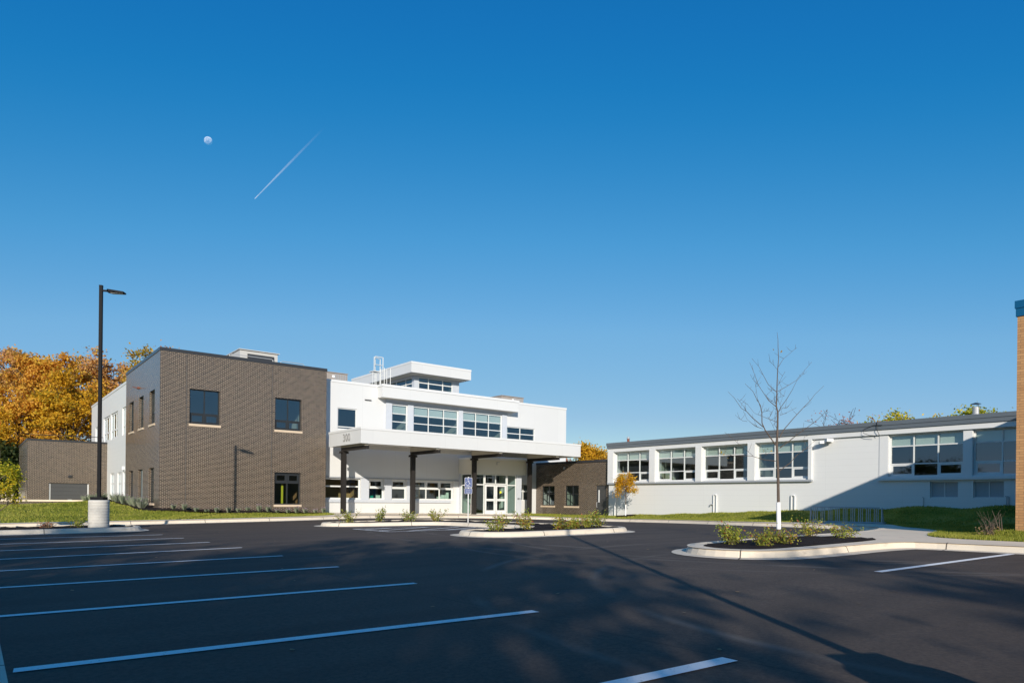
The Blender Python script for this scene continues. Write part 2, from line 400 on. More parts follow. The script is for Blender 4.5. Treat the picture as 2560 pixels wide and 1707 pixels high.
def fill(outer, holes, sp, zf):
    V = []; E = []
    def ring(r):
        i0 = len(V); n = len(r); V.extend(Vector((a, b)) for a, b in r); E.extend((i0 + k, i0 + (k + 1) % n) for k in range(n))
    ring(outer)
    for h in holes: ring(h)
    xs = [p[0] for p in outer]; ys = [p[1] for p in outer]
    gx, gy = np.meshgrid(np.arange(min(xs) + sp / 2, max(xs), sp), np.arange(min(ys) + sp / 2, max(ys), sp)); gx = gx.ravel(); gy = gy.ravel()
    ok = inpoly(gx, gy, outer)
    for h in holes: ok &= ~inpoly(gx, gy, h)
    V.extend(Vector((a, b)) for a, b in zip(gx[ok], gy[ok]))
    rv, re, rf, *_ = delaunay_2d_cdt(V, E, [], 0, 1e-4)
    P = np.array([(v.x, v.y) for v in rv]); F = [tuple(f) for f in rf]
    cen = np.array([P[list(f)].mean(0) for f in F]); ok = inpoly(cen[:, 0], cen[:, 1], outer)
    for h in holes: ok &= ~inpoly(cen[:, 0], cen[:, 1], h)
    mb = MB(); z = zf(P[:, 0], P[:, 1]); mb.v = [(a, b, c) for (a, b), c in zip(P, z)]; mb.f = [f for f, k in zip(F, ok) if k]
    return mb

AS = chaikin([(-.12, -14), (16.95, -14), (16.95, 6.3), (16.5, 6.9), (12.7, 6.95), (11.7, 7.3), (11.4, 8.2), (11.8, 9.1), (12.9, 9.65), (18, 9.75), (21.1, 9.8), (23.6, 10.3), (25.3, 11.0), (25.9, 12.2),
     (26.3, 14.5), (26.8, 17.5), (27.8, 20.5), (28.6, 24), (29.0, 29), (28.3, 32.6), (25.6, 34.9), (22.4, 35.3), (18, 35.0), (15.6, 34.6), (13.5, 34.0), (9.6, 33.5), (5, 33.3), (.9, 33.3), (-16, 32.3), (-16, 27.0), (-.12, 27.0)])
AS = densify(AS, 1.2)
HS = chaikin([(-.42, -14.5), (18.8, -14.5), (18.8, 4.6), (18.9, 6.2), (19.6, 7.3), (21.5, 7.9), (23, 8.2), (24.8, 9.1), (26.2, 10.6), (28.6, 11.9), (29.0, 13.2), (28.5, 15.2), (27.7, 16.6), (27.8, 18.4), (28.7, 21.5), (29.6, 25), (30.1, 29), (30.2, 31.3),
     (29.4, 33.5), (29.6, 35.5), (30.4, 37.3), (32.6, 38.9), (32.6, 41.3), (17.2, 41.3), (16.9, 38.0), (15.6, 36.2), (13.8, 35.4), (9.9, 34.5), (5, 34.3), (.9, 34.2), (-16.5, 33.2), (-16.5, 26.8), (-.42, 26.8)])
HS = densify(HS, 1.2)
MU4 = chaikin([(12.5, 7.4), (16.6, 7.35), (17.4, 7.6), (17.7, 8.4), (17.2, 9.2), (13.0, 9.25), (12.1, 8.9), (11.75, 8.2), (11.95, 7.6)])
IS1 = densify(chaikin([(-15.8, 27.6), (4.3, 27.75), (4.95, 28.1), (5.05, 28.9), (4.7, 30.5), (3.9, 31.0), (-15.8, 30.8)]), 1.0)
ISC = densify(chaikin([(12.6, 15.9), (17.1, 15.8), (18.0, 16.2), (18.5, 17.2), (18.5, 27.8), (17.8, 28.6), (12.6, 28.5), (11.7, 28.1), (11.6, 27.1), (12.4, 26.3), (15.3, 25.6), (16.1, 24.9), (16.15, 19.6), (15.6, 18.6), (12.7, 18.5), (12.0, 18.0), (11.9, 16.6)], 2, True, 1.2), .8)

ctrl = [(8, 40.3, -.72), (12.5, 40.3, -.83), (17.2, 40.3, -.93), (11, 39.2, -.95), (15.5, 39.0, -1.0), (18, 41.2, -1.0), (22, 41.2, -1.03), (27.7, 41.2, -1.1), (32.4, 39.5, -1.12), (35, 41, -1.2), (35, 37, -1.14), (35, 33.5, -1.1),
        (34.7, 33.1, -1.07), (34.7, 29.5, -.9), (34.7, 26, -.77), (34.7, 23.5, -.65), (34.7, 21.2, -.53), (34.7, 19.2, -.43), (34.7, 16, -.28), (34.7, 13, -.14), (34.7, 9.5, -.05), (34.7, 4, 0), (34.7, 0, 0),
        (30, 8, -.45), (27.5, 6.5, -.62), (21, 5.8, -.70), (21, 2, -.7), (21, -3, -.7), (21, -10, -.7), (24, 6.5, -.72), (40, 20, 0), (40, 40, -1), (40, 0, 0),
        (7.9, 44, -.5), (7.9, 50.4, -.3), (6.2, 42.5, -.58), (6, 47, -.42), (4.5, 41, -.74), (4, 46, -.52), (2, 43, -.72), (0, 46, -.72), (-6, 46, -.8), (3, 56, -.72), (8, 56, -.5), (-2, 56, -.85), (-8, 56, -.9), (8, 60, -.5), (3, 60, -.6), (0, 70, -.6), (9, 70, -.5), (-20, 60, -.9), (-20, 90, -.8), (30, 90, -.8),
        (0, 38, -.98), (4, 38, -.95), (8, 37.5, -.98), (-5, 38, -1.0), (12, 37, -1.04), (-30, 0, -1.2), (-30, 30, -1.15), (0, -40, -1.3), (-40, -40, -1.3), (60, -30, -.6), (60, 30, -.5), (60, 80, -.8), (-60, 80, -1)]
hb = densify(HS, 2.0); ctrl += [(a, b, float(lotz(a, b)) + .155) for a, b in hb]
CT = np.array(ctrl)
def H(X, Y):
    X = np.asarray(X, float); Y = np.asarray(Y, float); sh = X.shape; P = np.stack([X.ravel(), Y.ravel()], 1); out = np.zeros(len(P))
    for k in range(0, len(P), 20000):
        d2 = ((P[k:k + 20000, None, :] - CT[None, :, :2]) ** 2).sum(2) + .02
        w = d2 ** -1.6; out[k:k + 20000] = (w * CT[:, 2]).sum(1) / w.sum(1)
    return out.reshape(sh)

def axis(lo, hi, step, far):
    a = list(np.arange(lo, hi + step, step)); k = step; x = a[-1]
    while x < far: k *= 1.35; x += k; a.append(x)
    k = step; x = a[0]
    while x > -far: k *= 1.35; x -= k; a.insert(0, x)
    return np.array(a)
gx = axis(-16, 42, .32, 5000); gy = axis(-15, 66, .32, 5000)
GX, GY = np.meshgrid(gx, gy); GZ = H(GX, GY)
GZ = GZ + .012 * np.sin(GX * 5.1 + GY * 1.3) * np.sin(GY * 4.3)
ins = inpoly(GX, GY, HS); GZ[ins] = lotz(GX, GY)[ins] - .25
nx, ny = len(gx), len(gy); mb = MB(); mb.v = list(zip(GX.ravel().tolist(), GY.ravel().tolist(), GZ.ravel().tolist()))
mb.f = [(j * nx + i, j * nx + i + 1, (j + 1) * nx + i + 1, (j + 1) * nx + i) for j in range(ny - 1) for i in range(nx - 1)]
mb.sm = True
tag(mb.build('ground', MT['lawn']), kind='structure')
mb = fill(AS, [], 2.5, lotz); tag(mb.build('road', MT['asphalt']), kind='structure')
mb = fill(HS, [AS, MU4], 2.0, lambda x, y: lotz(x, y) + .15); tag(mb.build('pavement', MT['walk']), kind='structure')

def sweep(name, ring, prof, mat, kind='structure'):
    mb = MB(); n = len(ring); arc = [0.0]
    for i in range(n): arc.append(arc[-1] + math.dist(ring[i], ring[(i + 1) % n]))
    rows = []; at = []
    for o, dz in prof:
        r = offset(ring, o); b = len(mb.v); rows.append(b)
        for i, (x, y) in enumerate(r + [r[0]]):
            mb.v.append((x, y, float(lotz(*ring[i % n])) + dz)); at.append(arc[i])
    for k in range(len(prof) - 1):
        for i in range(n): mb.f.append((rows[k] + i, rows[k] + i + 1, rows[k + 1] + i + 1, rows[k + 1] + i))
    mb.at = at; mb.sm = False
    o = mb.build(name, mat); tag(o, kind=kind); return o
sweep('kerb', AS, [(-.32, .005), (-.03, .016), (.015, .12), (.05, .15), (.085, .157), (.17, .158), (.19, .14)], MT['curb'])
for nm, ring in (('island_kerb', IS1), ('island_kerb', ISC)):
    sweep(nm, ring, [(.30, .005), (.03, .016), (-.015, .12), (-.05, .15), (-.085, .157), (-.18, .158), (-.20, .09)], MT['curb'])
def bumpy(x, y, a=.035): return a * (np.sin(x * 7.1 + y * 3.3) * np.sin(y * 8.7 - x * 2.1) + .6 * np.sin(x * 17 + 1) * np.sin(y * 19))
for ring in (offset(IS1, -.185), offset(ISC, -.185)):
    mb = fill(ring, [], .22, lambda x, y: lotz(x, y) + .125 + bumpy(x, y)); mb.sm = True; tag(mb.build('planting_bed', MT['mulch']), kind='structure')
mb = fill(MU4, [], .16, lambda x, y: lotz(x, y) + .15 + .05 * np.exp(-((x - 15.3) ** 2 / 3 + (y - 8.4) ** 2 / .6)) + bumpy(x, y, .02)); mb.sm = True; tag(mb.build('planting_bed', MT['mulch']), kind='structure')
bed = chaikin([(7.3, 39.2), (12, 39.05), (17.0, 39.1), (17.0, 40.3), (7.9, 40.3), (7.85, 50.2), (6.7, 50.2), (6.8, 41.5), (6.9, 39.9)], 2, True, .8)
mb = fill(bed, [], .25, lambda x, y: H(x, y) + .035 + bumpy(x, y, .03)); mb.sm = True; tag(mb.build('planting_bed', MT['mulch']), kind='structure')

# painted stall lines
def stripe(a, b, w, name='parking_line'):
    a = np.array(a); b = np.array(b); t = (b - a) / np.linalg.norm(b - a); nrm = np.array([-t[1], t[0]]) * w / 2
    mb = MB(); k = max(2, int(np.linalg.norm(b - a) / .5))
    for i in range(k):
        p = a + (b - a) * i / k; q = a + (b - a) * (i + 1) / k
        mb.quad(*[(c[0], c[1], float(lotz(c[0], c[1])) + .007) for c in (p - nrm, q - nrm, q + nrm, p + nrm)])
    return tag(mb.build(name, MT['paint']), kind='structure')
for a, b in (((.24, 3.10), (4.28, 2.88)), ((.24, 5.71), (4.55, 5.35)), ((.24, 8.45), (4.78, 8.15)), ((.24, 11.2), (4.92, 10.96)), ((.24, 13.82), (4.99, 13.80)), ((.24, 16.5), (5.08, 16.75)), ((.24, 19.25), (5.04, 19.4)), ((.24, 22.1), (4.98, 21.95)), ((.24, 24.9), (4.92, 24.5)),
             ((11.07, 4.83), (16.6, 4.64)), ((11.1, 2.0), (16.6, 1.85)), ((11.1, -.8), (16.6, -.9))):
    stripe(a, b, .135)
for a, b in (((11.5, 24.3), (15.2, 23.9)), ((11.5, 21.4), (15.9, 21.2)), ((11.5, 21.4), (11.5, 24.3)), ((11.5, 23.4), (13.0, 24.1)), ((11.5, 22.3), (14.6, 23.95)), ((12.2, 21.4), (15.6, 23.2)), ((13.8, 21.35), (15.9, 22.4))):
    stripe(a, b, .12)

# ------------------------------------------------------------------ wall and window builders
def PP(plane, a, d, z): return (a, d, z) if plane == 'Y' else (d, a, z)
def bar(mb, plane, c, a0, a1, d0, d1, z0, z1):
    if plane == 'Y': mb.box(a0, a1, c + d0, c + d1, z0, z1)
    else: mb.box(c + d0, c + d1, a0, a1, z0, z1)
def wall(mb, plane, c, a0, a1, z0, z1, holes=(), depth=.25):
    A = sorted({a0, a1, *[h[0] for h in holes], *[h[1] for h in holes]}); Z = sorted({z0, z1, *[h[2] for h in holes], *[h[3] for h in holes]})
    for i in range(len(A) - 1):
        for j in range(len(Z) - 1):
            am = (A[i] + A[i + 1]) / 2; zm = (Z[j] + Z[j + 1]) / 2
            if any(h[0] < am < h[1] and h[2] < zm < h[3] for h in holes): continue
            mb.quad(PP(plane, A[i], c, Z[j]), PP(plane, A[i + 1], c, Z[j]), PP(plane, A[i + 1], c, Z[j + 1]), PP(plane, A[i], c, Z[j + 1]))
    for h in holes:
        b0, b1, y0, y1 = h; d = c + depth
        for p, q in (((b0, y0), (b1, y0)), ((b1, y0), (b1, y1)), ((b1, y1), (b0, y1)), ((b0, y1), (b0, y0))):
            mb.quad(PP(plane, p[0], c, p[1]), PP(plane, q[0], c, q[1]), PP(plane, q[0], d, q[1]), PP(plane, p[0], d, p[1]))
def window(par, plane, c, a0, a1, z0, z1, cols=(), rows=(), fw=.05, rec=.10, fm='alu', gm='glass', ops=(), shades=(), shm='shade', name='window', label=None, opw=.075, shade_frac=1.0):
    mb = MB(); d0, d1 = rec, rec + .07; e = .002
    A = [a0 + e] + list(cols) + [a1 - e]; Z = [z0 + e] + list(rows) + [z1 - e]
    bar(mb, plane, c, a0 + e, a0 + fw, d0, d1, z0 + e, z1 - e); bar(mb, plane, c, a1 - fw, a1 - e, d0, d1, z0 + e, z1 - e)
    bar(mb, plane, c, a0 + fw, a1 - fw, d0, d1, z0 + e, z0 + fw); bar(mb, plane, c, a0 + fw, a1 - fw, d0, d1, z1 - fw, z1 - e)
    for x in cols: bar(mb, plane, c, x - fw / 2, x + fw / 2, d0 + .004, d1 - .004, z0 + fw, z1 - fw)
    for y in rows:
        for i in range(len(A) - 1):
            l = A[i] + (fw if i == 0 else fw / 2); r = A[i + 1] - (fw if i == len(A) - 2 else fw / 2)
            bar(mb, plane, c, l, r, d0 + .008, d1 - .008, y - fw / 2, y + fw / 2)
    for i, j in ops:
        l = A[i] + (fw if i == 0 else fw / 2); r = A[i + 1] - (fw if i == len(A) - 2 else fw / 2); b = Z[j] + (fw if j == 0 else fw / 2); t = Z[j + 1] - (fw if j == len(Z) - 2 else fw / 2); w = opw
        bar(mb, plane, c, l, l + w, d0 + .02, d1 - .012, b, t); bar(mb, plane, c, r - w, r, d0 + .02, d1 - .012, b, t)
        bar(mb, plane, c, l + w, r - w, d0 + .02, d1 - .012, b, b + w); bar(mb, plane, c, l + w, r - w, d0 + .02, d1 - .012, t - w, t)
    f = mb.build(name, MT[fm], par)
    if label: f['label'] = label
    g = MB(); d = c + (d0 + d1) / 2
    g.quad(PP(plane, a0 + .01, d, z0 + .01), PP(plane, a1 - .01, d, z0 + .01), PP(plane, a1 - .01, d, z1 - .01), PP(plane, a0 + .01, d, z1 - .01))
    g.build('pane', MT[gm], f)
    if shades:
        s = MB(); d = c + d1 + .06
        for i, j in shades:
            zb = Z[j + 1] - (Z[j + 1] - Z[j]) * shade_frac
            s.quad(PP(plane, A[i] + .03, d, zb), PP(plane, A[i + 1] - .03, d, zb), PP(plane, A[i + 1] - .03, d, Z[j + 1]), PP(plane, A[i] + .03, d, Z[j + 1]))
        s.build('shade', MT[shm], f)
    return f
def sill(par, plane, c, a0, a1, z0, z1, mat='stone', out=.05):
    mb = MB(); bar(mb, plane, c, a0, a1, -out, .08, z0, z1); return mb.build('sill', MT[mat], par)

# ------------------------------------------------------------------ dark brick building
XB0, XB1, YB0, YB1, ZR = 7.89, 17.19, 40.29, 50.37, 7.74
bb = thing('brick_building', 'two storey dark glazed brick block with black framed windows behind the light pole', 'building', (XB0, YB0, -1.0))
fh = [(9.37, 10.94, 3.95, 5.86), (14.04, 15.62, 3.95, 5.82), (14.04, 15.61, -.45, 1.45)]
lh = [(41.55, 42.97, 3.95, 5.82), (44.66, 46.05, 3.95, 5.82), (47.70, 49.12, 3.95, 5.82), (41.6, 43.0, -.42, 1.54), (44.72, 46.05, -.42, 1.54), (47.80, 49.1, -.42, 1.54)]
mb = MB(); wall(mb, 'Y', YB0, XB0, XB1, -1.5, ZR, fh, .22); wall(mb, 'X', XB0, YB0, YB1, -1.5, ZR, lh, .22)
mb.quad((XB1, YB0, -1.5), (XB1, YB1, -1.5), (XB1, YB1, ZR), (XB1, YB0, ZR)); mb.quad((XB0, YB1, -1.5), (XB1, YB1, -1.5), (XB1, YB1, ZR), (XB0, YB1, ZR))
mb.build('wall', MT['brick'], bb)
mb = MB(); t = .03
mb.box(XB0 - t, XB1 + t, YB0 - t, YB0 + .3, ZR, ZR + .17); mb.box(XB0 - t, XB1 + t, YB1 - .3, YB1 + t, ZR, ZR + .17)
mb.box(XB0 - t, XB0 + .3, YB0 + .3, YB1 - .3, ZR, ZR + .17); mb.box(XB1 - .3, XB1 + t, YB0 + .3, YB1 - .3, ZR, ZR + .17)
mb.build('roof_edge', MT['cap_dark'], bb)
mb = MB(); mb.box(XB0 + .2, XB1 - .2, YB0 + .2, YB1 - .2, ZR - .4, ZR - .1); mb.build('roof', MT['roofing'], bb)
def rooms(par, x0, x1, y0, y1, levels, mats=('room', 'carpet', 'ceiling')):
    for k, (zf, zc) in enumerate(levels):
        mb = MB(); mb.quad((x0, y0, zf), (x1, y0, zf), (x1, y1, zf), (x0, y1, zf)); mb.build('floor', MT[mats[1]], par)
        mb = MB(); mb.quad((x0, y0, zc), (x1, y0, zc), (x1, y1, zc), (x0, y1, zc)); mb.build('ceiling', MT[mats[2]], par)
def partition(par, x0, x1, y0, y1, z0, z1, mat):
    mb = MB(); mb.box(x0, x1, y0, y1, z0, z1); return mb.build('partition', MT[mat], par)
rooms(bb, XB0 + .1, XB1 - .1, YB0 + .1, YB1 - .1, [(-1.0, 2.2), (3.05, 6.15)])
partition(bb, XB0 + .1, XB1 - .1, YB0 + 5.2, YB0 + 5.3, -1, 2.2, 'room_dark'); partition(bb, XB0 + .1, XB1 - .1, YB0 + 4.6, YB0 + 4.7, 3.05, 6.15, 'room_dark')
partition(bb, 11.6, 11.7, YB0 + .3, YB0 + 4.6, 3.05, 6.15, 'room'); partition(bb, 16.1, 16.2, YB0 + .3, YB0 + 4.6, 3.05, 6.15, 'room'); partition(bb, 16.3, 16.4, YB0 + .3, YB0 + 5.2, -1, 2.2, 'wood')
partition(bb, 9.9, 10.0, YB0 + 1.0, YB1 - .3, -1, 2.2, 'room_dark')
window(bb, 'Y', YB0, *fh[0], cols=(10.155,), rows=(4.53,), fw=.06, rec=.12, fm='black_frame', gm='glass_blue', ops=((0, 0), (1, 0)), opw=.08)
window(bb, 'Y', YB0, *fh[1], cols=(14.83,), rows=(4.52,), fw=.06, rec=.12, fm='black_frame', gm='glass_blue', ops=((0, 0), (1, 0)), opw=.08)
window(bb, 'Y', YB0, *fh[2], cols=(14.83,), rows=(.84,), fw=.07, rec=.12, fm='black_frame', gm='glass', ops=((0, 1), (1, 1)), opw=.10, label='lower window of the brick block with yellow strip inside')
for k, h in enumerate(lh):
    up_ = k < 3
    window(bb, 'X', XB0, *h, rows=(4.6,) if up_ else (.87,), fw=.06, rec=.13, fm='black_frame', gm='glass', shades=((0, 1),) if up_ else ())
    sill(bb, 'X', XB0, h[0] - .05, h[1] + .05, h[2] - .11, h[2] - .002)
for x_ in (9.2, 13.85):
    mb = MB(); mb.box(x_ - .012, x_ + .012, YB0 - .006, YB0 - .001, -1.0, ZR); mb.build('control_joint', MT['door_gray'], bb)
for h in fh: sill(bb, 'Y', YB0, h[0] - .04, h[1] + .06, h[2] - .13, h[2] - .002)
mb = MB(); mb.box(14.6, 14.72, YB0 + .45, YB0 + .47, -.45, .75); mb.build('window_banner', MT['yellow'], bb)
mb = MB(); mb.box(XB0 - .10, XB0 - .002, 45.9, 46.15, 6.35, 6.46); mb.tube([(XB0 - .1, 46.02, 6.4), (XB0 - .35, 46.02, 6.44)], .025, 5); mb.build('roof_drain', MT['copper'], bb)
# roof-top unit and rails
ru = thing('rooftop_unit', 'light gray rooftop unit with dark louvre on the dark brick block', 'rooftop unit', (14, 45.5, ZR - .1))
mb = MB(); mb.box(13.1, 15.45, 44.0, 46.6, ZR - .098, 9.13); mb.build('housing', MT['unit_light'], ru)
mb = MB(); mb.box(13.55, 15.2, 43.93, 43.996, 8.62, 8.92); mb.build('louvre', MT['cap_dark'], ru)
mb = MB(); mb.box(13.02, 15.55, 43.9, 46.7, 9.134, 9.18); mb.build('lid', MT['unit_light'], ru)
mb = MB()
for k in range(2): mb.quad((13.5, 43.99, 8.60 + 0 * k), (15.3, 43.99, 8.60), (15.3, 43.45, 8.42), (13.5, 43.45, 8.42))
mb.f = mb.f[:1]; mb.v = mb.v[:4]; mb.build('rain_hood', MT['unit_light'], ru)
def rail(name, label, a, b, y, z0, z1):
    r = MB(); r.tube([(a, y, z0), (a + .02, y, z1 - .06), (a + .1, y, z1), (b - .1, y, z1), (b - .02, y, z1 - .06), (b, y, z0)], .022, 6)
    return tag(r.build(name, MT['galv'], None, (a, y, z0)), label, 'guard rail')
rail('guard_rail', 'thin bent steel rail on the brick block roof, left of the rooftop unit', 12.25, 14.9, 43.2, ZR - .1, 8.62)
rail('guard_rail', 'thin bent steel rail on the brick block roof, right of the rooftop unit', 15.5, 17.05, 43.6, ZR - .1, 8.66)

# ------------------------------------------------------------------ white entrance building
YW = 41.2
eb = thing('entrance_building', 'white panelled two storey entrance building with a clerestory tower', 'building', (26, YW, -1.1))
XE0, XE1, ZW = 17.21, 38.1, 7.32
gz0, gz1 = -.10, 1.25
up_h = [(18.33, 19.66, 4.36, 5.73), (22.19, 23.36, 4.2, 6.30), (23.84, 27.52, 4.2, 6.30), (27.93, 31.47, 4.2, 6.30), (31.97, 34.78, 4.50, 5.54)]
gr_h = [(17.22, 19.98, gz0, gz1), (20.58, 21.68, gz0, gz1), (22.25, 23.38, gz0, gz1), (23.9, 27.2, gz0, gz1), (33.0, 34.4, -.1, 1.2), (28.0, 31.5, -1.12, 1.76)]
mb = MB(); wall(mb, 'Y', YW, XE0, XE1, -1.6, ZW, up_h + gr_h, .26)
wall(mb, 'X', XE1, YW, 54, -1.6, ZW); wall(mb, 'X', XE0 + .01, YW, 54, -1.6, ZW); wall(mb, 'Y', 54, XE0, XE1, -1.6, ZW)
mb.build('wall', MT['white'], eb)
mb = MB(); mb.box(XE0, XE1 + .03, YW - .03, YW + .35, ZW, ZW + .15); mb.box(XE1 - .3, XE1 + .03, YW + .35, 54, ZW, ZW + .15); mb.build('roof_edge', MT['white_trim'], eb)
mb = MB(); mb.box(XE1 - .3, XE1 + .33, YW + .6, 54, 6.1, 6.8); mb.build('side_parapet', MT['white'], eb)
mb = MB(); mb.box(XE0 + .2, XE1 - .2, YW + .3, 53.9, 6.75, 7.05); mb.build('roof', MT['roofing'], eb)
# tall white band over the ribbon windows
mb = MB(); mb.box(21.12, 32.55, 40.5, YW - .001, 6.60, 7.30); mb.build('fascia', MT['white'], eb)
mb = MB(); mb.box(21.08, 32.59, 40.46, YW + .3, 7.302, 7.46); mb.build('fascia_cap', MT['white_trim'], eb)
mb = MB(); mb.box(21.16, 32.5, 40.54, YW - .003, 6.575, 6.598); mb.build('fascia_soffit', MT['soffit'], eb)
# ribbon of gray panels round the upper windows
mb = MB()
for a, b in ((21.72, 22.17), (23.38, 23.82), (27.54, 27.91), (31.49, 31.93)): mb.box(a, b, YW - .09, YW - .002, 4.05, 6.36)
mb.box(21.72, 31.93, YW - .092, YW - .003, 6.362, 6.572); mb.build('panel_band', MT['gray_panel'], eb)
mb = MB(); mb.box(21.70, 31.96, YW - .14, YW - .094, 6.36, 6.41)
mb.build('band_trim', MT['gray_trim'], eb)
window(eb, 'Y', YW, *up_h[0], rows=(4.53,), fw=.06, rec=.06, gm='glass_blue')
window(eb, 'Y', YW, *up_h[1], rows=(5.15, 5.69), fw=.055, rec=.02, gm='glass_blue', shades=((0, 2),))
window(eb, 'Y', YW, *up_h[2], cols=(25.07, 26.32), rows=(5.14, 5.69), fw=.055, rec=.02, gm='glass_blue', shades=((0, 2), (1, 2), (2, 2)), shade_frac=1.12)
window(eb, 'Y', YW, *up_h[3], cols=(29.1, 30.28), rows=(5.14, 5.69), fw=.055, rec=.02, gm='glass_blue', shades=((0, 2), (1, 2), (2, 2)), shade_frac=1.12)
window(eb, 'Y', YW, *up_h[4], cols=(33.32,), rows=(5.03,), fw=.06, rec=.06, gm='glass_blue')
window(eb, 'Y', YW, *gr_h[0], rows=(.72,), fw=.09, rec=.14, gm='glass_clear', cols=())
window(eb, 'Y', YW, *gr_h[1], rows=(.66,), fw=.08, rec=.14, gm='glass_clear', ops=((0, 1),))
window(eb, 'Y', YW, *gr_h[2], rows=(.66,), fw=.08, rec=.14, gm='glass_clear', ops=((0, 1),))
window(eb, 'Y', YW, *gr_h[3], cols=(25.0, 26.1), rows=(.66,), fw=.08, rec=.14, gm='glass_clear', ops=((0, 1), (1, 1), (2, 1)))
window(eb, 'Y', YW, *gr_h[4], cols=(33.75,), rows=(.62,), fw=.07, rec=.14, gm='glass_clear')
mb = MB(); bar(mb, 'Y', YW, XE0 + .01, 26.9, -.10, -.002, gz0 - .20, gz0 - .02); mb.build('sill', MT['gray_panel'], eb)
for a, b in ((20.0, 20.56), (21.7, 22.23), (23.4, 23.88)):
    mb = MB(); bar(mb, 'Y', YW, a, b, -.03, -.002, gz0 - .018, gz1); mb.build('window_pier', MT['gray_panel'], eb)
mb = MB(); bar(mb, 'Y', YW, XE0 + .01, 27.6, -.04, -.002, gz1 + .002, gz1 + .08); mb.build('head_trim', MT['gray_trim'], eb)
mb = MB(); bar(mb, 'Y', YW, 20.2, 20.65, -.08, -.002, 6.37, 6.42); mb.build('wall_light', MT['cap_dark'], eb)
rooms(eb, XE0 + .1, XE1 - .1, YW + .3, 53.8, [(-1.05, 2.6), (3.15, 6.6)])
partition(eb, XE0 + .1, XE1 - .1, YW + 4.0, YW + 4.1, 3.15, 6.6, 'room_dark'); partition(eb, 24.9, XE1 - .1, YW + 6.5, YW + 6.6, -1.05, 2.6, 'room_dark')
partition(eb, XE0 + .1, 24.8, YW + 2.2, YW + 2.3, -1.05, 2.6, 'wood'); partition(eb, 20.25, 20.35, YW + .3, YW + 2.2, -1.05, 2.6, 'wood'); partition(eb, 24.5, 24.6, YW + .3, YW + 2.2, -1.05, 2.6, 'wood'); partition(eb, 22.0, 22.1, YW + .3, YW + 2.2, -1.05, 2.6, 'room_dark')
partition(eb, 27.7, 27.8, YW + .3, YW + 3.9, 3.15, 6.6, 'room'); partition(eb, 32.2, 32.3, YW + .3, YW + 3.9, 3.15, 6.6, 'room'); partition(eb, 23.5, 23.6, YW + .3, YW + 3.9, 3.15, 6.6, 'room')
# clerestory tower
TX0, TX1, TY0 = 24.69, 29.88, 43.0
mb = MB(); mb.box(TX0, TX1, TY0, 52.8, 9.02, 9.66); mb.build('tower_roof', MT['white'], eb)
mb = MB(); mb.box(TX0 - .02, TX1 + .02, TY0 - .02, 52.8, 9.662, 9.80); mb.build('tower_cap', MT['white_trim'], eb)
mb = MB(); mb.box(TX0 + .1, TX1 - .1, TY0 + .1, 52.7, 8.985, 9.018); mb.build('tower_soffit', MT['soffit'], eb)
th = [(25.82, 28.82, 7.6, 8.94)]; tl = [(44.25, 51.5, 7.6, 8.92)]
mb = MB(); wall(mb, 'Y', 43.9, 25.46, 29.40, 7.0, 8.98, th, .2); wall(mb, 'X', 25.46, 43.9, 52, 7.0, 8.98, tl, .2); wall(mb, 'X', 29.40, 43.9, 52, 7.0, 8.98); wall(mb, 'Y', 52, 25.46, 29.40, 7.0, 8.98)
mb.build('tower_wall', MT['gray_panel'], eb)
window(eb, 'Y', 43.9, *th[0], cols=(26.7, 27.95), rows=(8.52,), fw=.07, rec=.04, gm='glass_blue', name='tower_window')
window(eb, 'X', 25.46, *tl[0], cols=(45.25, 46.7, 48.2, 49.8), rows=(8.45,), fw=.07, rec=.04, gm='glass_blue', name='tower_window')
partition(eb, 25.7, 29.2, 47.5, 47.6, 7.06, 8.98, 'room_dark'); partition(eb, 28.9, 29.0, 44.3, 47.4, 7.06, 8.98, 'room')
mb = MB(); mb.box(24.55, 25.3, 44.4, 44.6, 7.05, 8.0); mb.build('roof_box', MT['gray_panel'], eb)
# vestibule
VX0, VX1, VY = 27.66, 32.05, 39.5
mb = MB(); mb.box(27.62, 32.42, 39.28, YW - .002, 1.80, 2.80); mb.build('vestibule_header', MT['header'], eb)
mb = MB(); mb.box(27.60, 32.44, 39.26, YW - .002, 2.802, 2.93); mb.build('vestibule_cap', MT['white_trim'], eb)
for q in ((31.62, 32.06, 39.45, YW - .004), (27.66, 27.78, 40.95, YW - .004), (27.66, 27.80, 39.47, 39.62)):
    mb = MB(); mb.box(*q, -1.35, 1.798); mb.build('vestibule_wall', MT['gray_panel'], eb)
for a, b in ((31.7, 31.78), (31.88, 31.94)):
    mb = MB(); mb.box(a, b, 39.43, 39.448, -.02, .11); mb.build('door_push_plate', MT['cap_dark'], eb)
window(eb, 'X', 27.66, 39.64, 40.94, -1.1, 1.79, rows=(.98,), fw=.07, rec=.02, gm='glass_clear', name='sidelight')
window(eb, 'Y', VY, 27.82, 28.72, -1.1, 1.79, rows=(1.02,), fw=.07, rec=.02, gm='glass_clear', name='sidelight')
window(eb, 'Y', VY, 28.74, 30.72, 1.06, 1.79, cols=(29.72,), fw=.07, rec=.02, gm='glass_clear', name='transom')
window(eb, 'Y', VY, 30.74, 31.60, -1.1, 1.79, rows=(1.02,), fw=.07, rec=.02, gm='glass_clear', name='sidelight')
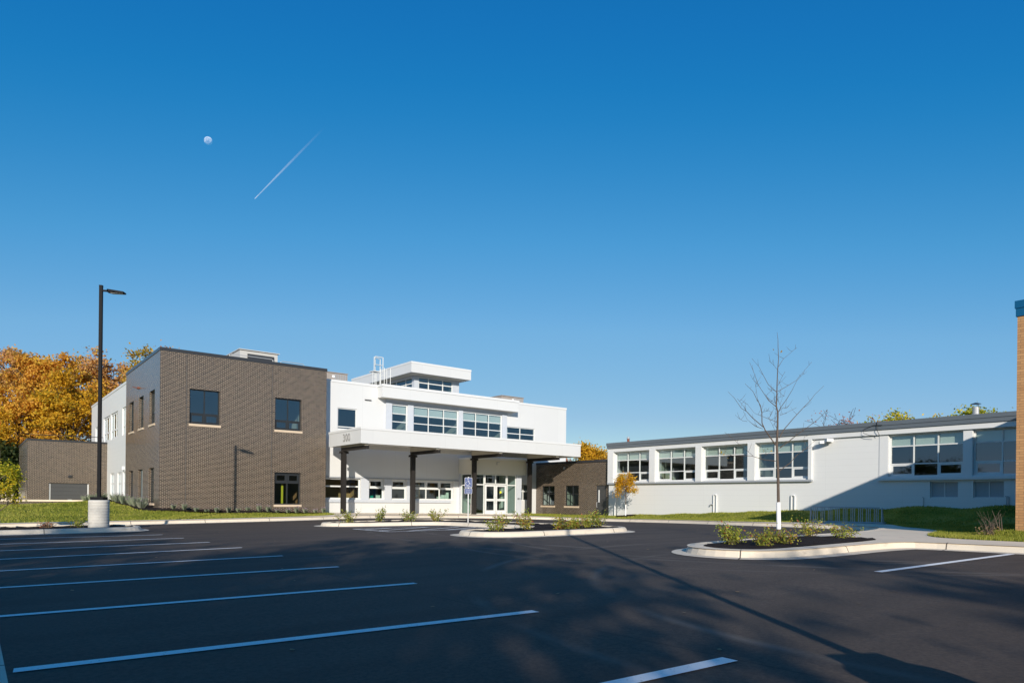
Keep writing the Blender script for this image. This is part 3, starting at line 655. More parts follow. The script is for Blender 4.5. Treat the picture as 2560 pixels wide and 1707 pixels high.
for a0, a1, lab in ((28.77, 29.70, 'white framed glass door leaf on the left'), (29.73, 30.69, 'white framed glass door leaf with yellow disc sign')):
    mb = MB(); w = .13
    for (p, q, r, s) in ((a0, a0 + w, -1.08, 1.03), (a1 - w, a1, -1.08, 1.03), (a0 + w, a1 - w, .90, 1.03), (a0 + w, a1 - w, -1.08, -.80), (a0 + w, a1 - w, -.14, .02)): bar(mb, 'Y', VY, p, q, .02, .075, r, s)
    d = mb.build('door', MT['white_trim'], eb); d['label'] = lab
    g = MB(); g.quad((a0 + .1, VY + .047, -.85), (a1 - .1, VY + .047, -.85), (a1 - .1, VY + .047, .95), (a0 + .1, VY + .047, .95)); g.build('pane', MT['glass_clear'], d)
    h = MB(); x = a1 - .07 if a0 < 29 else a0 + .07
    h.tube([(x, VY + .02, .18), (x, VY - .05, .18), (x, VY - .05, -.28), (x, VY + .02, -.28)], .014, 6); h.build('handle', MT['galv'], d)
    if a0 > 29:
        h = MB(); h.prism([(30.18 + .09 * math.cos(k * math.pi / 8), .50 + .09 * math.sin(k * math.pi / 8)) for k in range(16)], 0, .01)
        h.v = [(a, VY + .035 + c, b) for a, b, c in h.v]; h.build('door_notice', MT['yellow'], d)
mb = MB(); mb.box(32.2, 32.4, 41.1, 41.19, 2.75, 2.85); mb.build('soffit_light', MT['white_trim'], eb)
mb = MB(); mb.box(29.6, 29.64, 39.24, 39.278, 2.45, 2.68); mb.box(29.64, 29.85, 39.24, 39.278, 2.64, 2.68); mb.build('sign_bracket', MT['galv'], eb)
# things seen through the lobby glass
ds = MB(); ds.box(28.0, 30.2, 43.2, 43.8, -1.05, .05); tag(ds.build('reception_desk', MT['room'], None, (29, 43.5, -1.05)), 'pale reception desk seen through the entrance doors', 'desk')
rb = MB(); rb.box(28.85, 29.1, 41.2, 41.4, -.45, -.15); rb.box(28.9, 28.93, 41.28, 41.31, -.15, .02); rb.box(28.83, 29.12, 41.18, 41.42, -1.05, -.45); tag(rb.build('fire_extinguisher_stand', MT['red'], None, (29, 41.3, -1.05)), 'red object standing inside the left glass door', 'extinguisher')
bn = MB(); bn.box(20.75, 21.1, 41.62, 41.85, -.11, .12); bn.box(20.72, 21.13, 41.6, 41.87, .122, .15); tag(bn.build('storage_bin', MT['teal'], None, (20.9, 41.7, -.11)), 'teal plastic bin on the window ledge beside a white chair back', 'bin')
lg = MB(); lg.box(XE0 + .3, 27.3, 41.5, 41.95, -.16, -.112); lg.build('window_ledge', MT['white_trim'], eb)
pp = MB()
for a, b, c in ((26.15, 26.5, .14), (26.48, 26.7, .26), (26.68, 26.85, .22), (26.84, 27.05, .44)): pp.box(a, b, 41.6, 41.8, -.11, c)
tag(pp.build('paper_stack', MT['paper'], None, (26.5, 41.7, -.11)), 'stacked white boxes on the window ledge next to the vestibule', 'boxes')
cb = MB(); cb.box(21.3, 21.6, 41.62, 41.68, -.10, .18); cb.box(21.25, 21.65, 41.62, 41.95, -.105, -.06); tag(cb.build('chair_back', MT['paper'], None, (21.45, 41.8, -.11)), 'white chair back behind the second ground floor window', 'chair')
fl = thing('flower_vase', 'small white flowers in a vase on the window ledge', 'flowers', (24.55, 41.7, -.11))
v_ = MB(); v_.tube([(24.55, 41.7, -.11), (24.55, 41.7, .0), (24.55, 41.7, .06)], [.04, .05, .03], 8); v_.build('vase', MT['paper'], fl)
v_ = MB()
for k in range(9): v_.ball((24.55 + rng.uniform(-.13, .13), 41.7 + rng.uniform(-.08, .08), .12 + rng.uniform(0, .12)), .045, 6, 4)
v_.build('blossom', MT['paper'], fl)

# canopy
cp = thing('entrance_canopy', 'long flat white canopy on dark steel columns before the entrance', 'canopy', (26, 38, -1.1))
CX0, CX1, CY0, CY1, CZ0, CZ1 = 17.34, 34.55, 35.8, 40.2, 3.10, 3.88
mb = MB(); th_ = .14
mb.box(CX0, CX1, CY0, CY0 + th_, CZ0, CZ1); mb.box(CX0, CX1, CY1 - th_, CY1, CZ0, CZ1); mb.box(CX0, CX0 + th_, CY0 + th_, CY1 - th_, CZ0, CZ1); mb.box(CX1 - th_, CX1, CY0 + th_, CY1 - th_, CZ0, CZ1)
mb.build('fascia', MT['white'], cp)
mb = MB(); mb.box(CX0 - .025, CX1 + .025, CY0 - .025, CY1 + .025, CZ1 + .002, CZ1 + .13); mb.build('roof_cap', MT['white_trim'], cp)
mb = MB(); mb.box(CX0 + th_ + .002, CX1 - th_ - .002, CY0 + th_ + .002, CY1 - th_ - .002, 3.36, 3.42); mb.build('soffit', MT['white_trim'], cp)
for k, X in enumerate((17.78, 22.58, 27.45, 32.46)):
    Yc = 39.0; gz = float(lotz(X, Yc)) + .14
    mb = MB(); mb.box(X - .13, X + .13, Yc - .13, Yc - .10, gz, 2.72); mb.box(X - .13, X + .13, Yc + .10, Yc + .13, gz, 2.72); mb.box(X - .012, X + .012, Yc - .10, Yc + .10, gz, 2.72)
    mb.box(X - .125, X - .095, Yc - .1, Yc + .1, gz, 2.72); c_ = mb.build('column', MT['steel'], cp)
    mb = MB(); mb.box(X - .24, X + .24, Yc - .14, Yc + .14, 2.722, 2.80); mb.box(X - .29, X - .22, Yc - .08, Yc + .08, 2.67, 2.72); mb.box(X + .22, X + .29, Yc - .08, Yc + .08, 2.67, 2.72); mb.build('capital', MT['steel'], c_)
    mb = MB(); mb.box(X - .12, X + .12, CY0 + .02, Yc + .2, 2.80, 2.82); mb.box(X - .12, X + .12, CY0 + .02, Yc + .2, 2.98, 3.0); mb.box(X - .09, X + .09, CY0 + .025, Yc + .195, 2.82, 2.98); mb.build('beam', MT['steel'], cp)
    mb = MB(); mb.box(X - .11, X + .11, CY0 + th_ + .01, Yc + .2, 3.002, 3.358); mb.build('beam_cladding', MT['soffit'], cp)
fnt = bpy.data.curves.new('number', 'FONT'); fnt.body = '300'; fnt.size = .62; fnt.extrude = .015; fnt.align_x = 'CENTER'; fnt.space_character = 1.1
def text_mesh(name, curve, mat, parent):
    t_ = bpy.data.objects.new('text', curve); me = bpy.data.meshes.new_from_object(t_); me.name = name; bpy.data.objects.remove(t_)
    me.materials.clear(); return link_mesh(name, me, mat, parent)
no = text_mesh('house_number', fnt, MT['number'], cp)
R0 = Matrix(((0, 0, -1, 0), (-1, 0, 0, 0), (0, 1, 0, 0), (0, 0, 0, 1)))
no.matrix_local = Matrix.Translation(Vector((CX0 - .03 - 26, 37.62 - 38, 3.32 + 1.1))) @ R0

# rooftop units, ladder
def unit(label, x0, x1, y0, y1, z0, z1, side='unit'):
    u = thing('rooftop_unit', label, 'rooftop unit', ((x0 + x1) / 2, (y0 + y1) / 2, z0))
    mb = MB(); mb.box(x0, x1, y0, y1, z0, z1); mb.build('housing', MT['unit'], u)
    mb = MB(); xm = x0 + (x1 - x0) * .56; n = 7
    for k in range(n):
        a = xm + (x1 - xm - .05) * k / n; mb.box(a, a + .05, y0 - .04, y0 - .002, z0 + .1, z1 - .06)
    mb.build('coil_grille', MT['gray_trim'], u)
    mb = MB(); mb.box(xm - .2, xm - .02, y0 - .02, y0 - .002, z1 - .32, z1 - .16); mb.build('data_plate', MT['sign_white'], u)
    mb = MB(); mb.box(x0 - .03, x1 + .03, y0 - .06, y1 + .03, z1 + .002, z1 + .05); mb.build('lid', MT['unit'], u)
unit('brownish rooftop unit peeking out between the brick block and the tower', 18.4, 20.5, 44.5, 47, 7.06, 8.52)
unit('brownish rooftop unit behind the white parapet right of the tower', 33.58, 35.86, 44, 47.5, 7.06, 8.34)
ld = thing('roof_ladder', 'galvanised cage ladder rising against the white clerestory tower', 'ladder', (22.3, 43.7, 7.05))
def tubes(lst, r=.025):
    mb = MB()
    for p in lst: mb.tube(p, r, 5)
    return mb
tubes([[(21.92, 43.5, 7.06), (21.92, 43.5, 8.78)], [(22.2, 43.5, 7.06), (22.2, 43.5, 8.78)]] + [[(21.92, 43.5, 7.3 + .28 * k), (22.2, 43.5, 7.3 + .28 * k)] for k in range(6)], .018).build('ladder_rungs', MT['alu'], ld)
mb = MB(); mb.box(21.88, 22.35, 43.3, 44.0, 8.78, 8.83); mb.build('platform', MT['alu'], ld)
tubes([[(21.92, 43.3, 8.83), (21.92, 43.3, 9.76)], [(22.1, 43.5, 7.1), (22.1, 43.5, 9.85)], [(22.48, 43.5, 7.1), (22.48, 43.5, 9.7)], [(22.7, 43.5, 8.83), (22.7, 43.5, 9.86)], [(21.92, 43.3, 9.76), (22.48, 43.5, 9.7)], [(22.1, 43.5, 9.85), (22.7, 43.5, 9.84)], [(21.92, 43.3, 9.25), (22.7, 43.5, 9.28)]], .028).build('cage', MT['alu'], ld)
tubes([[(22.48, 43.4, 7.06), (22.48, 43.4, 9.0), (22.76, 43.4, 9.12), (22.76, 43.4, 7.06)], [(22.48, 43.4, 8.5), (22.76, 43.4, 8.6)], [(22.95, 43.4, 7.06), (22.95, 43.4, 9.03), (23.24, 43.4, 9.13), (23.24, 43.4, 7.06)], [(22.95, 43.4, 8.53), (23.35, 43.4, 8.6)]], .022).build('gate_rail', MT['alu'], ld)

# ------------------------------------------------------------------ link building of dark brick
XK = 34.96
lk = thing('link_building', 'low dark brick link with black door between entrance and white wing', 'building', (XK, 37, -1.2))
kh = [(39.02, 40.53, -.45, 1.06), (36.38, 37.86, -.45, 1.07), (33.62, 34.66, -1.12, 1.07)]
mb = MB(); wall(mb, 'X', XK, 33.2, 41.3, -1.7, 2.70, kh, .2); wall(mb, 'Y', 41.3, XK, 44, -1.7, 2.7); wall(mb, 'X', 44, 33.2, 41.3, -1.7, 2.7); wall(mb, 'Y', 33.2, XK, 44, -1.7, 2.7); mb.build('wall', MT['brick'], lk)
mb = MB(); mb.box(XK - .04, XK + .3, 33.18, 41.19, 2.702, 2.87); mb.build('roof_edge', MT['cap_dark'], lk)
mb = MB(); mb.box(XK + .1, 43.9, 33.3, 41.19, 2.45, 2.68); mb.build('roof', MT['roofing'], lk)
for h in kh[:2]:
    window(lk, 'X', XK, *h, cols=((h[0] + h[1]) / 2 - .02,), rows=(.44,), fw=.06, rec=.10, fm='black_frame', gm='glass'); sill(lk, 'X', XK, h[0] - .06, h[1] + .06, -.58, -.452)
rooms(lk, XK + .1, 43.8, 33.3, 41.1, [(-1.1, 2.1)]); partition(lk, XK + 4, XK + 4.1, 33.4, 41.1, -1.1, 2.1, 'room'); partition(lk, XK + .2, XK + 4, 38.4, 38.5, -1.1, 2.1, 'room'); partition(lk, XK + .3, XK + 4, 36.2, 36.3, -1.1, 2.1, 'wood')
mb = MB(); bar(mb, 'X', XK, 33.63, 34.65, .10, .16, -1.3, 1.06); d = mb.build('door', MT['door_gray'], lk)
mb = MB(); bar(mb, 'X', XK, 34.36, 34.42, .06, .098, -.15, .72); mb.build('door_window', MT['sign_white'], d)
mb = MB(); mb.tube([(XK + .1, 34.56, -.15), (XK + .03, 34.56, -.15), (XK + .03, 34.56, -.5), (XK + .1, 34.56, -.5)], .018, 6); mb.build('handle', MT['galv'], d)
mb = MB(); mb.ball((XK - .08, 37.9, 2.35), .075, 8, 6); mb.box(XK - .09, XK - .002, 37.84, 37.96, 2.36, 2.46); mb.build('security_camera', MT['gray_trim'], lk)

# ------------------------------------------------------------------ white classroom wing
XW = 34.7
wg = thing('classroom_wing', 'long low white wing with gray roof band and big grouped windows', 'building', (XW, 20, -.9))
wz = (1.27, 3.26)
W4 = [(29.46, 32.60), (25.84, 28.95), (22.28, 25.38), (18.69, 21.79)]; W2 = [(11.55, 14.70), (8.0, 11.16)]
holes = [(a, b, *wz) for a, b in W4 + W2]; low = [(11.73, 12.87, .28, 1.0), (9.99, 11.13, .28, 1.0)]
mb = MB(); wall(mb, 'X', XW, -8, 33.12, -1.5, 3.545, holes + low, .32); wall(mb, 'Y', 33.12, XW, 44, -1.5, 3.545); wall(mb, 'X', 44, -8, 33.1, -1.5, 3.545); wall(mb, 'Y', -8, XW, 44, -1.5, 3.545)
mb.build('wall', MT['white_lap'], wg)
mb = MB(); mb.box(XW - .22, 44.2, -8, 33.2, 3.74, 3.93); mb.build('roof_edge', MT['roof_gray'], wg)
mb = MB(); mb.box(XW - .19, 44.1, -8, 33.17, 3.55, 3.737); mb.build('roof_fascia', MT['roof_gray'], wg)
mb = MB(); mb.box(XW - .12, XW - .002, -8, 33.12, 3.30, 3.546); mb.build('eave_board', MT['white_trim'], wg)
for a, b in ((32.62, 33.12), (28.97, 29.44), (25.40, 25.82), (21.81, 22.26), (18.49, 18.67), (14.72, 15.12), (11.18, 11.53), (7.6, 7.98)):
    mb = MB(); mb.box(XW - (.14 if a > 16 else .025), XW - .004, a, b, 1.205, 3.298); mb.build('window_pier', MT['white_trim'], wg)
mb = MB(); mb.box(XW - .16, XW - .003, 18.47, 33.14, 1.10, 1.20); mb.build('ledge', MT['gray_trim'], wg)
mb = MB(); mb.box(XW - .16, XW - .003, -8, 15.12, 1.08, 1.20); mb.build('ledge', MT['white_trim'], wg)
for k, (a, b) in enumerate(W4 + W2):
    c1, c2 = a + (b - a) * .335, a + (b - a) * .665
    window(wg, 'X', XW, a, b, *wz, cols=(c1, c2), rows=(1.87, 2.72), fw=.055, rec=.17, fm='alu', gm='glass', ops=((0, 0), (2, 0)), opw=.07, shades=((0, 2), (1, 2), (2, 2)))
for k, h in enumerate(low): window(wg, 'X', XW, *h, cols=((h[0] + h[1]) / 2,), fw=.03, rec=.12, fm='alu', gm='blind', name='louvre_panel')
rooms(wg, XW + .33, 43.9, -7.8, 33.0, [(.15, 3.35)]); partition(wg, XW + 7.5, XW + 7.6, -7.8, 33.0, .15, 3.35, 'room_dark')
for y, m_ in ((29.2, 'room'), (22.0, 'room_dark'), (16.8, 'room'), (3.0, 'room')): partition(wg, XW + .5, XW + 7.4, y - .05, y + .05, .15, 3.35, m_)
mb = MB(); mb.box(XW + 2.2, XW + 2.8, 30.3, 31.1, .15, 1.9); mb.build('bookcase', MT['wood'], wg)
for y, z0, z1 in ((24.42, -.72, .40), (19.51, -.5, .37)):
    mb = MB(); mb.tube([(XW - .06, y - .08, z0), (XW - .06, y - .08, z1 - .06), (XW - .06, y - .02, z1), (XW - .06, y + .1, z1)], .045, 6); mb.tube([(XW - .06, y + .12, z0), (XW - .06, y + .12, z1)], .04, 6); mb.build('vent_pipe', MT['white_trim'], wg)
mb = MB(); mb.tube([(XW - .08, 24.55, -.18), (XW - .08, 24.75, -.2), (XW - .08, 24.78, -.28)], .04, 6); mb.build('pipe_elbow', MT['galv'], wg)
for y, z0 in ((13.12, -.15), (9.87, -.1), (9.79, -.1)):
    mb = MB(); mb.tube([(XW - .05, y, z0), (XW - .05, y, z0 + .42), (XW - .05, y + .06, z0 + .45)], .018, 6); mb.build('thin_pipe', MT['gray_trim'], wg)
mb = MB(); mb.tube([(XW - .2, 32.35, -1.05), (XW - .2, 32.35, .45)], .05, 6); mb.build('downpipe', MT['white_trim'], wg)
fl_ = thing('wall_floodlight', 'white twin floodlight fixed high on the wing beside the window group', 'floodlight', (XW - .1, 17.6, 3.1))
mb = MB(); mb.box(XW - .28, XW - .002, 17.45, 17.75, 3.08, 3.18); mb.build('bracket', MT['white_trim'], fl_)
mb = MB(); mb.obox((XW - .35, 17.45), (.8, -.6), (.6, .8), .17, .12, 3.10, 3.25); mb.obox((XW - .32, 17.85), (.8, .6), (-.6, .8), .17, .12, 3.02, 3.14); mb.build('lamp_head', MT['white_trim'], fl_)
cdl = MB(); Q = [(3.75, 14.9), (3.78, 15.3), (3.62, 15.75), (3.42, 15.78), (3.30, 15.5), (3.26, 15.15)]
cdl.tube([(XW - .25, y, z) for z, y in Q], .012, 5); cdl.tube([(XW - .25, 15.15, 3.92), (XW - .25, 15.13, 3.5), (XW - .2, 15.05, 3.28)], .012, 5)
tag(cdl.build('loose_cable', MT['cord'], None, (XW - .25, 15.2, 3.5)), 'dark cable looping over the gray roof band of the white wing', 'cable')
fu = thing('flue', 'gray metal flue with a rain cap on the wing roof near the tan building', 'flue', (36, 11.48, 3.93))
mb = MB(); mb.tube([(36, 11.48, 3.92), (36, 11.48, 4.1)], [.22, .18], 12); mb.tube([(36, 11.48, 4.1), (36, 11.48, 4.42)], .13, 12); mb.build('pipe', MT['galv'], fu)
mb = MB(); mb.tube([(36, 11.48, 4.56), (36, 11.48, 4.62)], [.22, .05], 12)
for k in range(3): mb.tube([(36 + .13 * math.cos(k * 2.1), 11.48 + .13 * math.sin(k * 2.1), 4.40), (36 + .17 * math.cos(k * 2.1), 11.48 + .17 * math.sin(k * 2.1), 4.57)], .012, 4)
mb.build('rain_cap', MT['cap_dark'], fu)
fu = thing('flue', 'short reddish flue on the far left end of the wing roof', 'flue', (36.5, 33.0, 3.93))
mb = MB(); mb.tube([(36.5, 33.0, 3.92), (36.5, 33.0, 4.35)], .09, 10); mb.build('pipe', MT['copper'], fu)
mb = MB(); mb.tube([(36.5, 33.0, 4.351), (36.5, 33.0, 4.5)], [.13, .06], 10); mb.build('rain_cap', MT['galv'], fu)

# ------------------------------------------------------------------ tan brick building at the right
tb = thing('tan_building', 'tan brick building end with blue metal roof edge at the right', 'building', (25, -2, -.8))
mb = MB(); wall(mb, 'X', 21.0, -14, 5.79, -1.4, 4.80); wall(mb, 'Y', 5.79, 21.0, 34.68, -1.4, 4.80); wall(mb, 'Y', -14, 21.0, 34.68, -1.4, 4.8); mb.build('wall', MT['tan_brick'], tb)
mb = MB(); mb.box(20.95, 34.68, -14, 5.84, 5.01, 5.20); mb.build('roof_edge', MT['blue_cap'], tb)
mb = MB(); mb.box(20.97, 34.68, -14, 5.82, 4.802, 5.006); mb.build('roof_fascia', MT['blue_cap'], tb)

# ------------------------------------------------------------------ white rear wing and garage block at the left
rw = thing('rear_wing', 'pale two storey rear wing with white window frames left of the brick block', 'building', (8.2, 60, -.6))
XL = 8.2
wh = [(52.1, 53.75, 4.1, 6.0), (55.6, 58.7, 4.1, 6.0), (58.9, 62.2, 4.1, 6.0), (65.3, 66.6, 4.1, 5.6), (53.9, 55.5, -.5, 1.6), (56.9, 58.6, -.5, 1.6), (52.0, 53.3, -.5, 1.6)]
mb = MB(); wall(mb, 'X', XL, 50.38, 68.95, -1.5, 7.5, wh, .28); wall(mb, 'Y', 68.95, XL, 20, -1.5, 7.5); wall(mb, 'X', 20, 50.38, 68.95, -1.5, 7.5); wall(mb, 'Y', 50.39, XL, 20, -1.5, 7.5); mb.build('wall', MT['white_lap'], rw)
mb = MB(); mb.box(XL - .03, 20, 50.38, 68.98, 7.502, 7.66); mb.build('roof_edge', MT['white_trim'], rw)
for k, h in enumerate(wh):
    n = 1 if h[1] - h[0] < 2 else 2
    cs = tuple(h[0] + (h[1] - h[0]) * (i + 1) / (n + 1) for i in range(n)) if k < 4 else ((h[0] + h[1]) / 2,)
    window(rw, 'X', XL, *h, cols=cs, rows=(4.75,) if k < 4 else (.85,), fw=.12, rec=.06, fm='white_trim', gm='glass')
rooms(rw, XL + .3, 19.8, 50.5, 68.8, [(-1, 2.2), (3.05, 6.6)]); partition(rw, XL + 4, XL + 4.1, 50.5, 68.8, -1, 6.6, 'room')
mb = MB(); mb.box(XL - .16, XL - .002, 52.7, 52.95, 1.72, 1.95); mb.build('wall_light', MT['white_trim'], rw)
gb = thing('garage_building', 'low dark brick garage block with a charcoal roll up door at the far left', 'building', (3.2, 60.2, -.7))
gh = [(4.52, 7.02, -.62, .86)]
mb = MB(); wall(mb, 'Y', 60.2, 3.21, XL - .002, -1.6, 3.88, gh, .2); wall(mb, 'X', 3.21, 60.2, 70.6, -1.6, 3.88, [(61.2, 62.0, -.4, 1.6)], .2); wall(mb, 'Y', 70.6, 3.21, XL, -1.6, 3.88); mb.build('wall', MT['brick'], gb)
mb = MB(); mb.box(3.17, XL - .004, 60.16, 70.65, 3.882, 4.02); mb.build('roof_edge', MT['cap_dark'], gb)
mb = MB()
for k in range(5): bar(mb, 'Y', 60.2, 4.64, 6.92, .12, .15, -.62 + .292 * k, -.335 + .292 * k)
d = mb.build('garage_door', MT['door_gray'], gb)
mb = MB(); bar(mb, 'Y', 60.2, 5.7, 5.95, .09, .118, -.42, -.36); mb.build('handle', MT['sign_white'], d)
for a, b in ((4.525, 4.62), (6.94, 7.015)):
    mb = MB(); bar(mb, 'Y', 60.2, a, b, .08, .16, -.62, .80); mb.build('door_track', MT['white_trim'], gb)
mb = MB(); bar(mb, 'Y', 60.2, 5.7, 5.9, -.12, -.002, 1.27, 1.46); mb.build('wall_light', MT['cap_dark'], gb)
window(gb, 'X', 3.21, 61.2, 62.0, -.4, 1.6, rows=(.8,), fw=.06, rec=.1, fm='black_frame')
tubes([[(5.2, 60.7, 4.02), (5.2, 60.7, 4.40), (8.0, 60.7, 4.40), (8.0, 60.7, 4.02)], [(3.4, 60.8, 4.02), (3.4, 60.8, 4.35), (5.2, 60.7, 4.38)]], .025).build('roof_rail', MT['cap_dark'], gb)
rt_ = thing('retaining_wall', 'low brick retaining wall with pale concrete coping beside the garage block', 'wall', (3, 57, -1))
mb = MB(); mb.box(-3, 7.3, 57.0, 57.25, -1.5, -.48); mb.build('wall', MT['brick'], rt_)
mb = MB(); mb.box(-3.03, 7.33, 56.96, 57.29, -.478, -.36); mb.build('coping', MT['walk'], rt_)
hs_ = thing('far_house', 'small beige house with brown roof glimpsed at the left edge', 'house', (-2, 108, -.8))
mb = MB(); mb.box(-6, 7.5, 104, 112, -1.5, 1.6); mb.build('wall', MT['beige'], hs_)
mb = MB(); i = 0; mb.v = [(-6.6, 103.2, 1.5), (8.1, 103.2, 1.5), (8.1, 112.8, 1.5), (-6.6, 112.8, 1.5), (-6.6, 108, 4.4), (8.1, 108, 4.4)]; mb.f = [(0, 1, 5, 4), (2, 3, 4, 5), (0, 4, 3), (1, 2, 5), (0, 3, 2, 1)]; mb.build('roof', MT['roof_tile'], hs_)
mb = MB(); mb.box(-6.6, 8.1, 103.12, 103.198, 1.42, 1.62); mb.build('gutter', MT['white_trim'], hs_)
mb = MB(); mb.box(1.0, 2.4, 103.95, 103.998, -.4, .9); mb.build('window', MT['white_trim'], hs_)
# ------------------------------------------------------------------ light poles
def light_pole(px, py, gz, label, arm=(1, -.55)):
    lp = thing('light_pole', label, 'light pole', (px, py, gz), 'parking lot light poles')
    mb = MB(); n = 28
    for k in range(n):
        pass
    prof = [(-.1, .335), (.0, .338)] + [(.06 + .105 * k + e, r) for k in range(9) for e, r in ((0, .338), (.09, .340), (.10, .335))] + [(1.0, .335), (1.02, .32)]
    for z, r in prof:
        for j in range(n): mb.v.append((px + r * math.cos(2 * math.pi * j / n), py + r * math.sin(2 * math.pi * j / n), gz + z))
    for k in range(len(prof) - 1):
        for j in range(n): mb.f.append((k * n + j, k * n + (j + 1) % n, (k + 1) * n + (j + 1) % n, (k + 1) * n + j))
    b = len(mb.v) - n; mb.f.append(tuple(range(b, b + n))); mb.sm = True; mb.build('concrete_base', MT['barrel'], lp)
    a = np.array(arm) / np.linalg.norm(arm); w = np.array([-a[1], a[0]])
    mb = MB(); mb.obox((px, py), a, w, .215, .215, gz + 1.021, gz + 1.13); mb.build('base_cover', MT['pole'], lp)
    mb = MB(); mb.obox((px, py), a, w, .052, .052, gz + 1.131, gz + 8.80); mb.obox((px, py), a, w, .056, .056, gz + 8.801, gz + 8.84); mb.build('pole', MT['pole'], lp)
    mb = MB(); mb.obox(np.array([px, py]) + a * .14, a, w, .085, .03, gz + 8.62, gz + 8.68); ar = mb.build('arm', MT['pole'], lp)
    mb = MB(); c = np.array([px, py]) + a * .52
    mb.v = []
    for t, hw, z0, z1 in ((-.30, .08, 8.60, 8.70), (-.24, .13, 8.59, 8.69), (.0, .14, 8.585, 8.66), (.27, .13, 8.58, 8.63), (.30, .09, 8.58, 8.615)):
        for sgn, z in ((-1, z0), (1, z0), (1, z1), (-1, z1)): p = c + a * t + w * hw * sgn; mb.v.append((p[0], p[1], gz + z))
    for k in range(4):
        for j in range(4): mb.f.append((k * 4 + j, k * 4 + (j + 1) % 4, (k + 1) * 4 + (j + 1) % 4, (k + 1) * 4 + j))
    mb.f += [(0, 1, 2, 3), (16, 17, 18, 19)]; mb.build('lamp_head', MT['pole'], lp)
    mb = MB()
    mb.obox(c + a * .03, a, w, .20, .09, gz + 8.565, gz + 8.578); mb.build('lens', MT['gray_trim'], lp)
    return lp
light_pole(3.70, 28.98, float(lotz(3.7, 29)) + .10, 'black square light pole on a round concrete base at the left island')
light_pole(3.12, -.42, float(lotz(3.1, -.4)) + .0, 'second black light pole on concrete base standing just behind the camera')

# ------------------------------------------------------------------ accessible parking sign
sg = thing('parking_sign', 'blue accessible parking sign on a thin steel post in the middle island', 'sign', (16.6, 24.0, -.95))
gz = float(lotz(16.6, 24)) + .1
sv = np.array([-.62, -.785]); sr = np.array([.785, -.62])           # facing the lot
mb = MB(); mb.obox((16.6, 24.0), sr, sv, .022, .018, gz, .93); mb.build('post', MT['galv'], sg)
def plate(w, z0, z1, dd, mat, name, par, r=.03):
    mb = MB(); pts = []
    for cx_, cz_, a0 in ((w - r, z1 - r, 0), (-w + r, z1 - r, 90), (-w + r, z0 + r, 180), (w - r, z0 + r, 270)):
        for k in range(4): t = math.radians(a0 + 30 * k); pts.append((cx_ + r * math.cos(t), cz_ + r * math.sin(t)))
    n = len(pts)
    for off in (dd, dd + .004):
        for u, z in pts: p = np.array([16.6, 24.0]) + sr * u + sv * off; mb.v.append((p[0], p[1], z))
    mb.f.append(tuple(range(n))); mb.f.append(tuple(range(n, 2 * n)))
    for k in range(n): mb.f.append((k, (k + 1) % n, n + (k + 1) % n, n + k))
    return mb.build(name, mat, par)
pl = plate(.158, .477, .898, .022, MT['sign_white'], 'sign_border', sg); plate(.150, .485, .89, .0275, MT['sign_blue'], 'sign_face', pl)
pl2 = plate(.158, .212, .448, .022, MT['sign_white'], 'lower_border', sg); plate(.150, .22, .44, .0275, MT['sign_blue'], 'lower_face', pl2)
def onsign(pts, thick=.012, dd=.035):
    mb = MB(); mb.tube([(16.6 + sr[0] * u + sv[0] * dd, 24.0 + sr[1] * u + sv[1] * dd, z) for u, z in pts], thick, 5); return mb
mb = onsign([(-.018, .80), (-.012, .70), (.045, .70), (.07, .63), (.095, .64)], .008)
mb.tube([(16.6 + sr[0] * u + sv[0] * .035, 24.0 + sr[1] * u + sv[1] * .035, z) for u, z in [(-.015, .755), (.045, .755)]], .007, 5)
mb.tube([(16.6 + sr[0] * u + sv[0] * .035, 24.0 + sr[1] * u + sv[1] * .035, z) for u, z in [(-.035 + .0 + .078 * math.cos(t), .655 + .078 * math.sin(t)) for t in np.radians(np.linspace(120, 370, 14))]], .007, 5)
c3 = np.array([16.6, 24.0]) + sr * -.02 + sv * .035; mb.ball((c3[0], c3[1], .845), .022, 8, 5); mb.build('wheelchair_symbol', MT['sign_white'], pl)
for z, hw in ((.545, .08), (.515, .105)):
    mb = onsign([(-hw, z), (hw, z)], .004); mb.build('lettering', MT['sign_white'], pl)
for z, hw in ((.385, .09), (.345, .11), (.29, .10), (.25, .08)):
    mb = onsign([(-hw, z), (hw, z)], .0035); mb.build('lettering', MT['sign_white'], pl2)

# ------------------------------------------------------------------ bicycle rack
ra, rbn = np.array([27.65, 14.72]), np.array([28.30, 12.30]); rz = float(lotz(28, 13.5)) + .152
bk = thing('bicycle_rack', 'galvanised grid bicycle rack in the shade before the white wing', 'bicycle rack', (28, 13.5, rz))
tv = (rbn - ra) / np.linalg.norm(rbn - ra); pv = np.array([-tv[1], tv[0]])
P3 = lambda t, o, z: (*(ra + (rbn - ra) * t + pv * o), rz + z)
for nm, pts, r_ in (('top_rail', [P3(0, 0, .66), P3(1, 0, .66)], .026), ('base_rail', [P3(-.06, .0, .05), P3(1.06, .0, .05)], .034), ('base_rail', [P3(-.06, .5, .05), P3(1.06, .5, .05)], .034)):
    mb = MB(); mb.tube(pts, r_, 6); mb.build(nm, MT['galv'], bk)
for g in range(9):
    for j in range(3):
        t = .02 + .96 * (g * 3 + j * .72) / 25.5; mb = MB(); mb.tube([P3(t, 0, .05), P3(t, 0, .66)], .016, 5); mb.build('bar', MT['galv'], bk)
